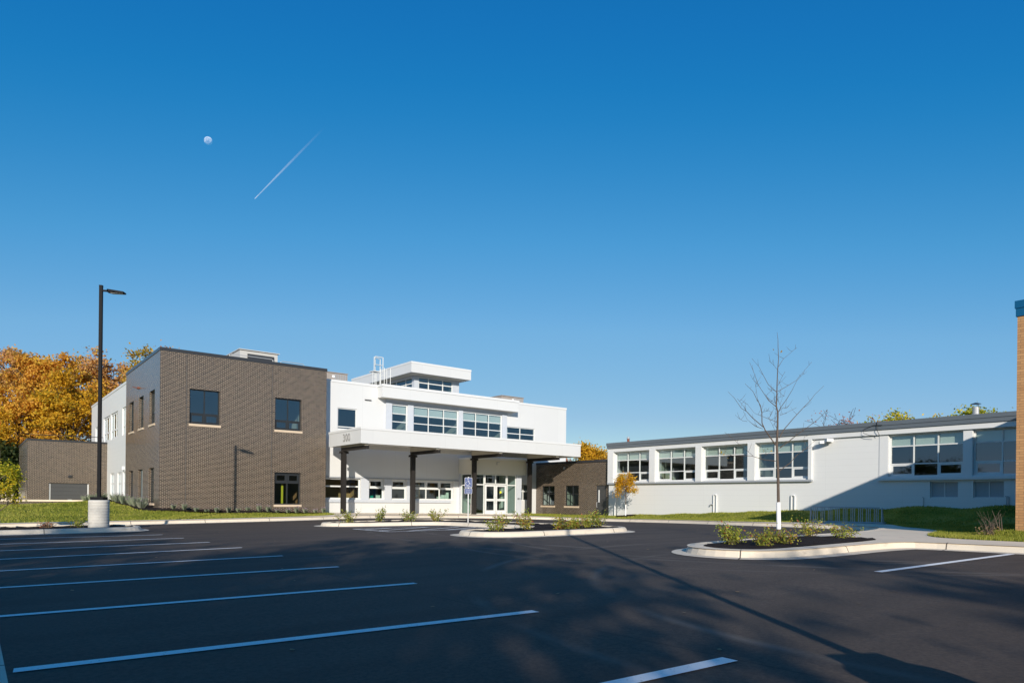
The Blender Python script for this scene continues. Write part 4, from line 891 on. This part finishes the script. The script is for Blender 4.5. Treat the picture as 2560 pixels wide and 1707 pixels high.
for t in (-.03, 1.03):
    mb = MB(); mb.tube([P3(t, -.02, .05), P3(t, .02, .66)], .028, 6); mb.build('end_post', MT['galv'], bk)
    mb = MB(); mb.tube([P3(t, .0, .64), P3(t, .5, .05)], .022, 6); mb.build('brace', MT['galv'], bk)
    mb = MB(); mb.obox(P3(t, 0, 0)[:2], tv, pv, .10, .06, rz, rz + .016); mb.build('foot', MT['galv'], bk)

# ------------------------------------------------------------------ moon and vapour trail
md = ray(520.5, 352.5) * 2400
mo = MB(); mo.ball(md, 13.6, 40, 24); mo.sm = True
t = NT('moon_rock'); c = t.ramp(t.noise(.13, 3), [(.40, (.15, .15, .15)), (.60, (.36, .33, .30))]); moon_m = None
df_ = t.n('ShaderNodeBsdfDiffuse'); df_.inputs['Roughness'].default_value = 1.0; t.l(c, df_.inputs[0]); d_ = df_.outputs[0]; tr_ = t.n('ShaderNodeBsdfTransparent'); ad_ = t.n('ShaderNodeAddShader'); t.l(d_, ad_.inputs[0]); t.l(tr_.outputs[0], ad_.inputs[1])
mx_ = t.n('ShaderNodeMixShader'); gn_ = t.n('ShaderNodeNewGeometry'); t.l(gn_.outputs['Backfacing'], mx_.inputs[0]); t.l(ad_.outputs[0], mx_.inputs[1]); t.l(tr_.outputs[0], mx_.inputs[2]); moon_m = t.done(mx_.outputs[0])
tag(mo.build('moon', moon_m, None, md), 'pale gibbous daytime moon high in the blue sky', 'moon')
def trail_mat():
    t = NT('vapour'); d = t.n('ShaderNodeBsdfDiffuse'); d.inputs[0].default_value = (.9, .93, 1, 1); tr = t.n('ShaderNodeBsdfTransparent')
    a = t.n('ShaderNodeAttribute', attribute_name='arc'); f = t.math('MULTIPLY', a.outputs['Fac'], t.math('ADD', .55, t.math('MULTIPLY', t.noise(.02, 3), .9)), True)
    lw = t.n('ShaderNodeLayerWeight'); lw.inputs[0].default_value = .5
    f = t.math('MULTIPLY', f, t.math('SUBTRACT', 1.0, lw.outputs['Facing']), True)
    mx = t.n('ShaderNodeMixShader'); t.l(f, mx.inputs[0]); t.l(tr.outputs[0], mx.inputs[1]); t.l(d.outputs[0], mx.inputs[2]); return t.done(mx.outputs[0])
a3 = ray(637, 497) * 2300; b3 = ray(815, 315) * 2600; VT = trail_mat()
ct = thing('vapour_trail', 'thin white aircraft vapour trail slanting across the blue sky', 'vapour trail', a3)
for off in (-1, 1):
    mb = MB(); n = 40; pts = []; rr = []; al = []
    side = np.cross(b3 - a3, a3); side /= np.linalg.norm(side)
    for k in range(n):
        f = k / (n - 1); pts.append(a3 + (b3 - a3) * f + side * off * (.5 + 1.1 * min(1, f * 2.2))); rr.append(.6 + 1.7 * min(1, f * 2.2)); al.append((.42 if f < .05 else .24 * max(0, 1 - f) ** 1.6))
    mb.tube(pts, rr, 10, False); mb.at = [al[k] for k in range(n) for _ in range(10)]; mb.sm = True
    mb.build('trail', VT, ct)

# ------------------------------------------------------------------ plants
def rand_unit(n):
    v = nrg.normal(size=(n, 3)); return v / np.linalg.norm(v, axis=1)[:, None]
def leaf_quads(cen, size, up_bias=.35, aspect=.62):
    n = len(cen); nm = rand_unit(n); nm[:, 2] = np.abs(nm[:, 2]) + up_bias; nm /= np.linalg.norm(nm, axis=1)[:, None]
    t = np.cross(nm, rand_unit(n)); t /= np.linalg.norm(t, axis=1)[:, None] + 1e-9; b = np.cross(nm, t)
    s = (size * nrg.uniform(.65, 1.25, n))[:, None]
    V = np.stack([cen - t * s * .5, cen + b * s * aspect * .5, cen + t * s * .5, cen - b * s * aspect * .5], 1)
    return V.reshape(-1, 3)
def branch(mb, p, d, L, r, depth, tips, spread=.6, gravity=.0, nseg=3, kids=(3, 4), rmin=.006, taper=.55):
    pts = [np.array(p)]; d = np.array(d) / np.linalg.norm(d); rr = [r]
    for k in range(nseg):
        d = d + np.array([rng.gauss(0, .13), rng.gauss(0, .13), rng.gauss(0, .08) + gravity]); d /= np.linalg.norm(d)
        pts.append(pts[-1] + d * L / nseg); rr.append(max(rmin, r * (1 - (1 - taper) * (k + 1) / nseg)))
    mb.tube(pts, rr, 5 if depth < 2 else 4, False)
    if depth == 0: tips.append(pts[-1]); tips.append(pts[-2]); return
    for k in range(rng.randint(*kids)):
        f = rng.uniform(.35, 1.0); i = min(nseg - 1, int(f * nseg)); q = pts[i] + (pts[i + 1] - pts[i]) * (f * nseg - i)
        ax = np.array([rng.gauss(0, 1), rng.gauss(0, 1), rng.gauss(0, .7)]); ax -= d * np.dot(ax, d); ax /= np.linalg.norm(ax) + 1e-9
        branch(mb, q, d * (1 - spread * .5) + ax * spread, L * rng.uniform(.5, .72), rr[i] * .55, depth - 1, tips, spread, gravity, 3, kids, rmin, taper)
    tips.append(pts[-1])
def big_tree(x, y, h, rad, lm, label, group=None, leaves=7000, lsize=.40, base=None, trunk_h=.26, dens_low=1.0, name='tree', cl=.60, dense=2.7, bm='bark_dark'):
    z0 = float(H(np.array([x]), np.array([y]))[0]) if base is None else base
    tr = thing(name, label, 'tree', (x, y, z0), group)
    mb = MB(); tips = []
    th = h * trunk_h; top = np.array([x + rng.uniform(-.3, .3), y + rng.uniform(-.3, .3), z0 + h * .80])
    mb.tube([(x, y, z0 - .2), (x + .05, y, z0 + th), tuple((np.array([x, y, z0 + th]) + top) / 2), tuple(top)], [h * .022, h * .016, h * .010, .03], 8, False)
    nl = 13
    for k in range(nl):
        f = (k + .5) / nl; zz = z0 + th * .8 + (h * .78 - th * .8) * f; ang = k * 2.399 + rng.uniform(-.4, .4)
        ln = rad * (1.05 - .55 * f ** 1.5) * rng.uniform(.75, 1.15)
        branch(mb, (x, y, zz), (math.cos(ang), math.sin(ang), .45 + .5 * f), ln, h * .009 * (1.1 - .6 * f), 2, tips, .75, .02, 3, (2, 4), .015)
    mb.build('trunk', MT[bm], tr)
    T = np.array(tips); cc = np.array([x, y, z0 + h * .58]); D = (T - cc) / np.array([rad, rad, h * .45]); rn = np.linalg.norm(D, axis=1); T = T[rn < 1.3]
    leaves = int(leaves * dense)
    pick = T[nrg.integers(0, len(T), leaves)]
    cen = pick + nrg.normal(size=(leaves, 3)) * np.array([cl, cl, cl * .62]) * nrg.uniform(.3, 1, (leaves, 1))
    np_mesh('crown', leaf_quads(cen, lsize, .05), 4, lm, tr)
    return tr
LM = {
 'rust': leaf_mat('rust_leaves', [(.44, .19, .06), (.62, .32, .10), (.70, .42, .17), (.60, .40, .06)]),
 'orange': leaf_mat('orange_leaves', [(.52, .20, .03), (.70, .36, .05), (.78, .46, .07), (.56, .42, .04)]),
 'gold': leaf_mat('gold_leaves', [(.36, .24, .03), (.66, .36, .02), (.76, .44, .03), (.34, .27, .03)]),
 'olive': leaf_mat('olive_gold_leaves', [(.17, .18, .03), (.42, .31, .03), (.60, .35, .04), (.34, .26, .03)]),
 'green': leaf_mat('dark_green_leaves', [(.02, .04, .012), (.045, .065, .018), (.09, .09, .02)]),
 'yellowgreen': leaf_mat('yellow_green_leaves', [(.26, .30, .03), (.50, .47, .03), (.76, .52, .03)]),
 'shrub': leaf_mat('rose_leaves', [(.12, .19, .03), (.28, .34, .05), (.50, .50, .08), (.48, .30, .06)]),
 'sage': leaf_mat('sage_leaves', [(.20, .25, .16), (.32, .37, .24), (.40, .40, .30)]),
 'lilac': leaf_mat('lilac_flowers', [(.28, .20, .28), (.40, .31, .38)]),
 'red': leaf_mat('red_leaves', [(.42, .09, .05), (.55, .20, .09)]),
 'dry': leaf_mat('dry_leaves', [(.38, .24, .12), (.48, .33, .18)]),
}
GA = 'autumn trees behind the garage block'
big_tree(5.2, 98, 19.0, 5.2, LM['rust'], 'rust brown autumn maple at the far left edge behind the garage block', GA, 8500, .30)
big_tree(8.0, 86, 15.8, 5.0, LM['orange'], 'orange autumn maple rising behind the left half of the garage block', GA, 8000, .30)
big_tree(13.0, 92, 16.6, 5.2, LM['rust'], 'brownish autumn maple between the garage block and the light pole', GA, 7500, .30)
big_tree(15.6, 82, 15.9, 5.0, LM['olive'], 'olive and gold autumn maple right behind the light pole', GA, 7500, .28)
big_tree(20.6, 92, 19.2, 4.8, LM['orange'], 'orange autumn maple top touching the brick block roof edge', GA, 6500, .28)
big_tree(7.5, 76.5, 11.5, 4.6, LM['gold'], 'lower gold autumn tree directly behind the garage block roof', GA, 6500, .26, trunk_h=.2)
big_tree(3.4, 79, 11.5, 3.2, LM['orange'], 'lower orange tree left of the garage block corner', GA, 5500, .26, trunk_h=.15)
big_tree(2.3, 75, 5.6, 1.4, LM['green'], 'dark green conifer like tree low at the left edge', GA, 4500, .30, trunk_h=.1)
GB = 'trees behind the white wing'
big_tree(56.5, 57.0, 8.2, 2.0, LM['gold'], 'golden tree seen between canopy and white wing', GB, 3200, .26)
big_tree(57.5, 62, 6.8, 2.3, LM['red'], 'bare reddish tree left of the golden tree', GB, 500, .22, name='tree')
big_tree(70, 29.5, 9.5, 2.6, LM['yellowgreen'], 'small yellow green tree top left over the wing roof', GB, 4200, .26)
big_tree(73, 26.5, 9.7, 2.6, LM['yellowgreen'], 'green tree top over the middle of the right roof', GB, 4200, .26)
big_tree(74, 23.6, 9.9, 2.8, LM['yellowgreen'], 'golden tree top beside the gray flue on the wing roof', GB, 5000, .26)
big_tree(76, 20.6, 9.8, 2.6, LM['yellowgreen'], 'yellow green tree top behind the gray flue', GB, 3500, .26)
big_tree(78, 17.0, 10.2, 2.2, LM['gold'], 'gold tree top just left of the tan building', GB, 3000, .26)
big_tree(64, 32.2, 9.2, 3.4, LM['red'], 'bare twiggy tree with a few red leaves behind the wing roof', GB, 90, .18)
big_tree(62, 29.0, 8.2, 3.0, LM['red'], 'second bare tree with red leaves right of the twiggy one', GB, 260, .18)

# trees behind the camera whose shade falls on the lot
GC = 'trees behind the parking lot'
GM = LM['olive']
for k, (x, y, h, r, n) in enumerate(((-27, -15, 18.0, 6.4, 12000), (-20.5, -21.5, 16.5, 5.4, 9500), (-13, -16, 12.5, 4.8, 6000), (-9.5, -27, 13.0, 4.2, 1600), (-33, -24, 18, 6.2, 7000), (-15.5, -34, 17.5, 4.8, 1800), (-4, -34, 15, 4.5, 1300), (-12.5, -9.5, 9.5, 3.6, 4500))):
    big_tree(x, y, h, r, GM, ['broad olive tree standing west of the lot', 'olive tree south west of the lot', 'medium olive tree near the lot corner', 'thinly leaved tree south of the lot', 'tall olive tree far west of the lot', 'tall thinly leaved tree far south', 'half bare tree south east of the lot', 'short bushy tree next to the lot corner'][k], GC, n, .34 if n > 2500 else .48, dense=1.0, cl=.9 if n > 2500 else .6)
for k, (x, y, h, r) in enumerate(((-45, 8, 6.0, 4), (-52, 22, 7.0, 5), (-40, 40, 6.5, 4.5), (-60, 2, 7.5, 5), (-38, -4, 5.5, 3.5))):
    big_tree(x, y, h, r, LM['green'], ['round dark tree west of the lot', 'broad dark tree far west of the lot', 'dark tree north west of the lot', 'large dark tree at the west end', 'small dark tree near the west side'][k], 'trees west of the lot', 3500, .4, dense=1.0, trunk_h=.1)

# shrubs in the islands
def shrub(x, y, gz, w, h, label, group, seed, lm='shrub', red=.08, leaves=480, ls=.062):
    r0 = random.Random(seed); g0 = np.random.default_rng(seed); h *= .85; w *= .9
    s_ = thing('shrub', label, 'shrub', (x, y, gz), group)
    mb = MB(); tips = []
    for k in range(11):
        a = r0.uniform(0, 6.283); lean = r0.uniform(.15, .95); L = h * r0.uniform(.55, 1.08)
        p0 = np.array([x + r0.gauss(0, .06), y + r0.gauss(0, .06), gz - .02]); p1 = p0 + np.array([math.cos(a) * lean * w * .33, math.sin(a) * lean * w * .33, L * .55]); p2 = p0 + np.array([math.cos(a) * lean * w * .55, math.sin(a) * lean * w * .55, L])
        mb.tube([p0, p1, p2], [.008, .006, .003], 4, False)
        for f in np.linspace(.25, 1, 7): tips.append(p0 + (p1 - p0) * min(1, f * 2) if f < .5 else p1 + (p2 - p1) * (f - .5) * 2)
    mb.build('stems', MT['bark'], s_)
    T = np.array(tips); c = T[g0.integers(0, len(T), leaves)] + g0.normal(size=(leaves, 3)) * np.array([.055, .055, .05]); c[:, 2] = np.maximum(c[:, 2], gz + .02)
    np_mesh('leaves', leaf_quads(c, ls, .3, .75), 4, LM[lm], s_)
    if red > 0:
        n = int(leaves * red); c = T[g0.integers(0, len(T), n)] + g0.normal(size=(n, 3)) * .05
        np_mesh('red_leaves', leaf_quads(c, ls, .3, .7), 4, LM['red'], s_)
    return s_
zI = lambda x, y: float(lotz(x, y)) + .12
GS = 'shrubs in the middle island'
for k, (x, y, w, h, lab) in enumerate(((12.75, 27.3, .95, .62, 'leftmost leafy shrub at the tip of the back island arm'), (14.0, 27.1, 1.0, .72, 'tall leafy shrub second from the left in the back island arm'), (15.3, 26.8, .95, .62, 'broad leafy shrub before the second canopy column'), (16.6, 26.5, .9, .62, 'leafy shrub left of the sign in the back island arm'),
       (13.0, 17.3, 1.0, .62, 'leafy shrub with whitish tips at the foot of the blue sign'), (14.2, 17.1, .95, .70, 'tall leafy shrub second from the left in the front island arm'), (15.45, 17.0, .85, .48, 'low leafy shrub in the middle of the front island arm'), (16.05, 17.05, .75, .40, 'flat reddish shrub in the middle of the front island arm'), (16.75, 17.0, .85, .55, 'leafy shrub beside the pole shadow in the front island arm'), (17.7, 17.2, 1.0, .62, 'rightmost leafy shrub of the front island arm'))):
    shrub(x, y, zI(x, y), w, h, lab, GS, 20 + k, red=.03 if k < 4 else .10)
GR = 'shrubs in the right island'
for k, (x, y, w, h, lab) in enumerate(((12.95, 8.75, .75, .52, 'upright rose shrub at the left tip of the right island'), (13.5, 8.95, .6, .44, 'small airy rose shrub behind the tip of the right island'), (13.0, 7.95, .62, .36, 'low rose shrub with pink leaves at the front of the right island'), (13.85, 8.15, .8, .40, 'spreading rose shrub with one orange shoot in the right island'), (17.05, 9.15, .95, .55, 'dense rose shrub right behind the young bare tree'), (16.95, 8.25, 1.0, .42, 'wide low rose shrub at the right end of the island'))):
    shrub(x, y, zI(x, y) + .02, w, h, lab, GR, 60 + k, red=.10, leaves=480, ls=.05)
GL = 'small plants in the left island'
shrub(2.2, 29.7, zI(2.2, 29.7), .6, .28, 'small dry reddish plant in the left island', GL, 81, 'dry', .5, 160, .05)
shrub(3.05, 29.4, zI(3, 29.4), .8, .50, 'leafy green plant beside the concrete pole base', GL, 82, 'shrub', .0, 260, .06)
# lavender along the brick wall
def clump(x, y, gz, r, h, label, group, seed, fl=.25):
    g0 = np.random.default_rng(seed); c_ = thing('lavender', label, 'lavender', (x, y, gz), group)
    n = 150; a = g0.uniform(0, 6.283, n); rr = r * np.sqrt(g0.uniform(0, 1, n)); hh = h * g0.uniform(.5, 1.0, n)
    b = np.stack([x + np.cos(a) * rr * .35, y + np.sin(a) * rr * .35, np.full(n, gz)], 1); t_ = np.stack([x + np.cos(a) * rr, y + np.sin(a) * rr, gz + hh], 1)
    w = np.stack([-np.sin(a + 1), np.cos(a + 1), np.zeros(n)], 1) * .011
    m = (b + t_) / 2 + np.array([0, 0, .03]); V = np.stack([b - w, b + w, m + w, t_, m - w], 1).reshape(-1, 3)
    np_mesh('leaves', V, 5, LM['sage'], c_)
    k = int(n * fl); c = t_[:k] + np.array([0, 0, .05]); tag(np_mesh('flowers', leaf_quads(c, .055, 0, .5), 4, LM['lilac'], c_), kind='stuff')
    return c_
xs = np.linspace(8.5, 16.85, 16)
for k, x in enumerate(xs):
    y = 39.75 + .12 * math.sin(k * 2.1); gz = float(H(np.array([x]), np.array([y]))[0]) + .02
    clump(x, y, gz, .17, .30 + .09 * math.sin(k * 1.7), 'gray green lavender clump in the row along the front of the dark brick block', 'lavender along the brick front', 100 + k, .3 if k > 7 else .1)
for k in range(14):
    x = 7.25 - .25 * math.sin(k * 2.3); y = 41.2 + k * .66; gz = float(H(np.array([x]), np.array([y]))[0]) + .02
    clump(x, y, gz, .36, .44 + .14 * math.sin(k * 1.3), 'bushy gray green lavender in the row along the left side of the brick block', 'lavender beside the brick block', 140 + k, .2)
for k in range(5):
    x = 6.6 - .3 * (k % 2); y = 50.5 + k * 1.5; gz = float(H(np.array([x]), np.array([y]))[0]) + .02
    clump(x, y, gz, .42, .55, 'taller gray green lavender before the white rear wing', 'lavender before the rear wing', 170 + k, .2)

# young bare tree with a white trunk guard
DT = 16.85
def bt(px, py, dd=0): return onD(px, py, DT + dd)
bz = zI(15.58, 9.14) + .03
yt = thing('young_tree', 'young bare tree with a white trunk guard in the right island', 'tree', (15.58, 9.14, bz))
Z2 = lambda x, y: (1780 + .2041 * x, 800 + .2041 * y)
trunk = [(1947, 1340), (1946.5, 1290), (1946, 1255), (1945, 1180), (1942, 1110)] + [Z2(*p) for p in ((800, 1400), (803, 1290), (806, 1130), (787, 1050), (795, 900), (797, 780), (805, 600), (815, 480), (809, 330), (808, 240), (797, 150))]
mb = MB(); mb.tube([bt(*p) for p in trunk], [.050, .040, .036, .033, .030, .026, .023, .020, .017, .014, .012, .010, .008, .007, .005, .003], 8); mb.build('trunk', MT['bark'], yt)
mb = MB(); g0, g1 = bt(1947, 1322), bt(1946, 1255); mb.tube([g0, g1], [.054, .048], 12); mb.build('trunk_guard', MT['guard'], yt)
BR = [([(780, 1530), (650, 1345), (612, 1260), (610, 1130), (590, 1040), (545, 960), (500, 870), (405, 780)], .022, -.3), ([(630, 1310), (500, 1200), (420, 1115), (360, 1080), (270, 950), (195, 875)], .015, -.5), ([(420, 1115), (390, 1060), (310, 960)], .008, -.45),
 ([(620, 1330), (530, 1300), (430, 1215), (385, 1115)], .009, -.2), ([(430, 1240), (380, 1235), (330, 1200)], .006, -.3), ([(785, 1060), (690, 980), (570, 800), (500, 610), (460, 515)], .014, .3), ([(560, 790), (510, 740), (470, 665)], .007, .35),
 ([(795, 885), (690, 790), (620, 660), (575, 570), (487, 468)], .011, -.2), ([(800, 1250), (620, 1180), (520, 1140), (430, 1025)], .009, .5), ([(590, 1060), (555, 950), (530, 780)], .007, -.3), ([(800, 605), (750, 545), (695, 497)], .006, .1), ([(780, 1020), (690, 960), (650, 905)], .006, .4), ([(775, 1020), (760, 900), (690, 840)], .006, -.4),
 ([(815, 570), (870, 480), (980, 385), (1040, 335)], .008, .2), ([(808, 800), (860, 690), (895, 630)], .006, -.1), ([(810, 870), (900, 820), (1030, 740), (1120, 630), (1225, 510)], .010, .4), ([(810, 1130), (845, 1065), (920, 960), (980, 860), (1040, 740), (1115, 660)], .013, -.3), ([(800, 960), (845, 1065)], .008, -.1),
 ([(825, 1440), (880, 1340), (1000, 1200), (1120, 1070), (1200, 990), (1260, 910), (1370, 805)], .017, .5), ([(830, 1565), (960, 1470), (1060, 1390), (1200, 1290), (1290, 1220), (1420, 1095)], .019, -.5), ([(835, 1165), (920, 1130), (1035, 1070)], .007, .2), ([(800, 1330), (770, 1290), (770, 1180), (785, 1080)], .010, .15), ([(790, 1400), (740, 1280), (680, 1180)], .006, .3), ([(850, 1080), (915, 1078)], .004, .1), ([(810, 950), (890, 925)], .004, .1), ([(700, 1200), (740, 1110)], .004, .2), ([(600, 1130), (700, 1108)], .004, -.2)]
SB = [([(1949, 1176), (1975, 1157), (1993, 1136.5), (2005, 1129), (2041, 1098)], .017, .3), ([(1939, 1152), (1911, 1149), (1878, 1139), (1837, 1139), (1799, 1134)], .014, -.6), ([(1883, 1139), (1855, 1116), (1812, 1080)], .007, -.7), ([(2005, 1129), (2012, 1110), (2010, 1085)], .005, .4), ([(1900, 1147), (1915, 1138), (1912, 1122)], .004, -.4)]
TW = []
for pts, r0, dd in [([Z2(*p) for p in b], r, d) for b, r, d in BR] + SB:
    n = len(pts); P_ = [bt(*p, dd * min(1, k / (n - 1) * 1.4)) for k, p in enumerate(pts)]; TW.append(P_)
    mb = MB(); mb.tube(P_, [max(.003, .72 * r0 * (1 - .8 * k / (n - 1))) for k in range(n)], 5); mb.build('branch', MT['bark'], yt)
mb = MB()
for P_ in TW:
    for k in range(3):
        i = rng.randrange(max(1, len(P_) - 1)); q = P_[i] + (P_[min(i + 1, len(P_) - 1)] - P_[i]) * rng.random(); d = np.array([rng.gauss(0, .12), rng.gauss(0, .12), rng.uniform(.03, .2)])
        mb.tube([q, q + d * .5, q + d + np.array([0, 0, .03])], [.004, .003, .002], 4, False)
tag(mb.build('twigs', MT['bark'], yt), kind='stuff')
c = np.array([bt(*p) + np.array([rng.gauss(0, .03), rng.gauss(0, .03), rng.gauss(0, .02)]) for p in ((1797, 1134), (1800, 1140), (1808, 1136), (1812, 1141), (1804, 1128), (1911, 1126), (1916, 1124), (1928, 1128), (1930, 1134), (1905, 1130), (1953, 880), (1934, 878))])
np_mesh('last_leaves', leaf_quads(c, .075, 0, .5), 4, LM['gold'], yt)
# small yellow tree by the wing, and the sapling in the left island
def small_tree(name, x, y, gz, h, r, lm, label, n, ls, guard=0.0, th=.42, dens=1.0, seed=3):
    global rng; st = rng.getstate(); rng.seed(seed)
    tr = thing(name, label, 'tree', (x, y, gz)); mb = MB(); tips = []
    mb.tube([(x, y, gz - .05), (x, y, gz + h * .5), (x + .02, y, gz + h * .92)], [h * .012, h * .009, .006], 7, False)
    for k in range(12):
        f = k / 12; a = k * 2.4 + rng.uniform(-.3, .3); branch(mb, (x, y, gz + h * (th + .44 * f)), (math.cos(a), math.sin(a), .8), r * (1.0 - .45 * f), h * .006, 1, tips, .7, .02, 3, (2, 3), .004)
    mb.build('trunk', MT['bark'], tr)
    if guard: mb = MB(); mb.tube([(x, y, gz), (x, y, gz + guard)], [h * .0145, h * .013], 8); mb.build('trunk_guard', MT['guard'], tr)
    T = np.array(tips); c = T[nrg.integers(0, len(T), n)] + nrg.normal(size=(n, 3)) * r * .15
    np_mesh('crown', leaf_quads(c, ls, .2, .55), 4, LM[lm], tr); rng.setstate(st); return tr
tx, ty = 33.0, 30.0; tz = float(H(np.array([tx]), np.array([ty]))[0])
small_tree('young_tree', tx, ty, tz, 2.75, .72, 'gold', 'small yellow leaved tree against the white wing wall', 2600, .12, .75, .42, seed=5)
small_tree('young_tree', .80, 30.0, zI(.8, 30) , 3.0, .70, 'yellowgreen', 'yellow green sapling at the left end of the left island', 3000, .095, .35, .20, seed=9)
mb = MB(); mo_ = fill(chaikin([(32.4, 29.4), (33.6, 29.4), (33.6, 30.6), (32.4, 30.6)]), [], .15, lambda x, y: H(x, y) + .05 + bumpy(x, y, .02)); mo_.sm = True; tag(mo_.build('planting_bed', MT['mulch']), kind='structure')
# dry stems by the tan building
dz = float(H(np.array([20.3]), np.array([6.0]))[0])
dg = thing('dry_shrub', 'dry bare stems of a cut shrub beside the tan building corner', 'shrub', (20.25, 6.15, dz)); mb = MB()
for k in range(26):
    a = rng.uniform(0, 6.28); L = rng.uniform(.25, .7); p = np.array([20.25 + rng.gauss(0, .05), 6.15 + rng.gauss(0, .05), dz - .02]); d = np.array([math.cos(a) * .35, math.sin(a) * .35, 1]) * L
    mb.tube([p, p + d * .5, p + d + np.array([d[0] * .3, d[1] * .3, -.02])], [.007, .005, .002], 4, False)
mb.build('stems', MT['bark'], dg)
for pa, pb in (((2496, 1280), (2499, 1325)), ((2501, 1283), (2505, 1325)), ((2458, 1290), (2490, 1322)), ((2480, 1275), (2494, 1315))):
    D = .62 * 20.3 + .785 * 6.1; mb = MB(); a, b = onD(*pb, D), onD(*pa, D); mb.tube([a, (a + b) / 2 + np.array([.02, .0, .01]), b], [.012, .009, .004], 4); mb.build('tall_stem', MT['bark'], dg)
c = np.array([[20.25 + rng.gauss(0, .13), 6.15 + rng.gauss(0, .13), dz + rng.uniform(.02, .22)] for _ in range(120)]); np_mesh('dry_leaves', leaf_quads(c, .05), 4, LM['dry'], dg)

# mown grass
def blades(n, x0, x1, y0, y1, hmin, hmax, w, reject=None):
    x = nrg.uniform(x0, x1, n); y = nrg.uniform(y0, y1, n); ok = ~inpoly(x, y, HSg)
    if reject is not None: ok &= ~inpoly(x, y, reject)
    x, y = x[ok], y[ok]; n = len(x); z = H(x, y) - .01; a = nrg.uniform(0, 6.283, n); h = nrg.uniform(hmin, hmax, n); l = nrg.normal(size=(n, 2)) * .025
    dx, dy = np.cos(a) * w, np.sin(a) * w
    return np.stack([np.stack([x - dx, y - dy, z], 1), np.stack([x + dx, y + dy, z], 1), np.stack([x + l[:, 0], y + l[:, 1], z + h], 1)], 1).reshape(-1, 3)
HSg = offset(HS, -.05)
G_ = [blades(26000, 18.7, 21.0, .5, 8.5, .04, .10, .008), blades(26000, 19, 28, 5.5, 12, .04, .09, .012), blades(26000, 26, 34.6, 8, 34, .04, .08, .02), blades(30000, -4, 8, 34, 57, .04, .10, .022, bed), blades(16000, 7, 17.2, 34, 40, .04, .10, .016, bed), blades(9000, 29.3, 35, 33, 41, .04, .10, .018)]
tag(np_mesh('lawn_grass', np.concatenate(G_), 3, MT['grass']), 'short mown grass on the lawns round the lot and buildings', 'grass', None, 'stuff')
# fallen leaves and grit
n = 90; x = nrg.uniform(1, 26, n); y = nrg.uniform(3, 32, n); ok = inpoly(x, y, AS) & ~inpoly(x, y, ISC) & ~inpoly(x, y, IS1); x, y = x[ok], y[ok]
c = np.stack([x, y, lotz(x, y) + .012], 1); V = leaf_quads(c, .06, 6.0, .7); tag(np_mesh('fallen_leaves', V, 4, LM['dry']), 'scattered dry leaves lying on the asphalt', 'leaves', None, 'stuff')
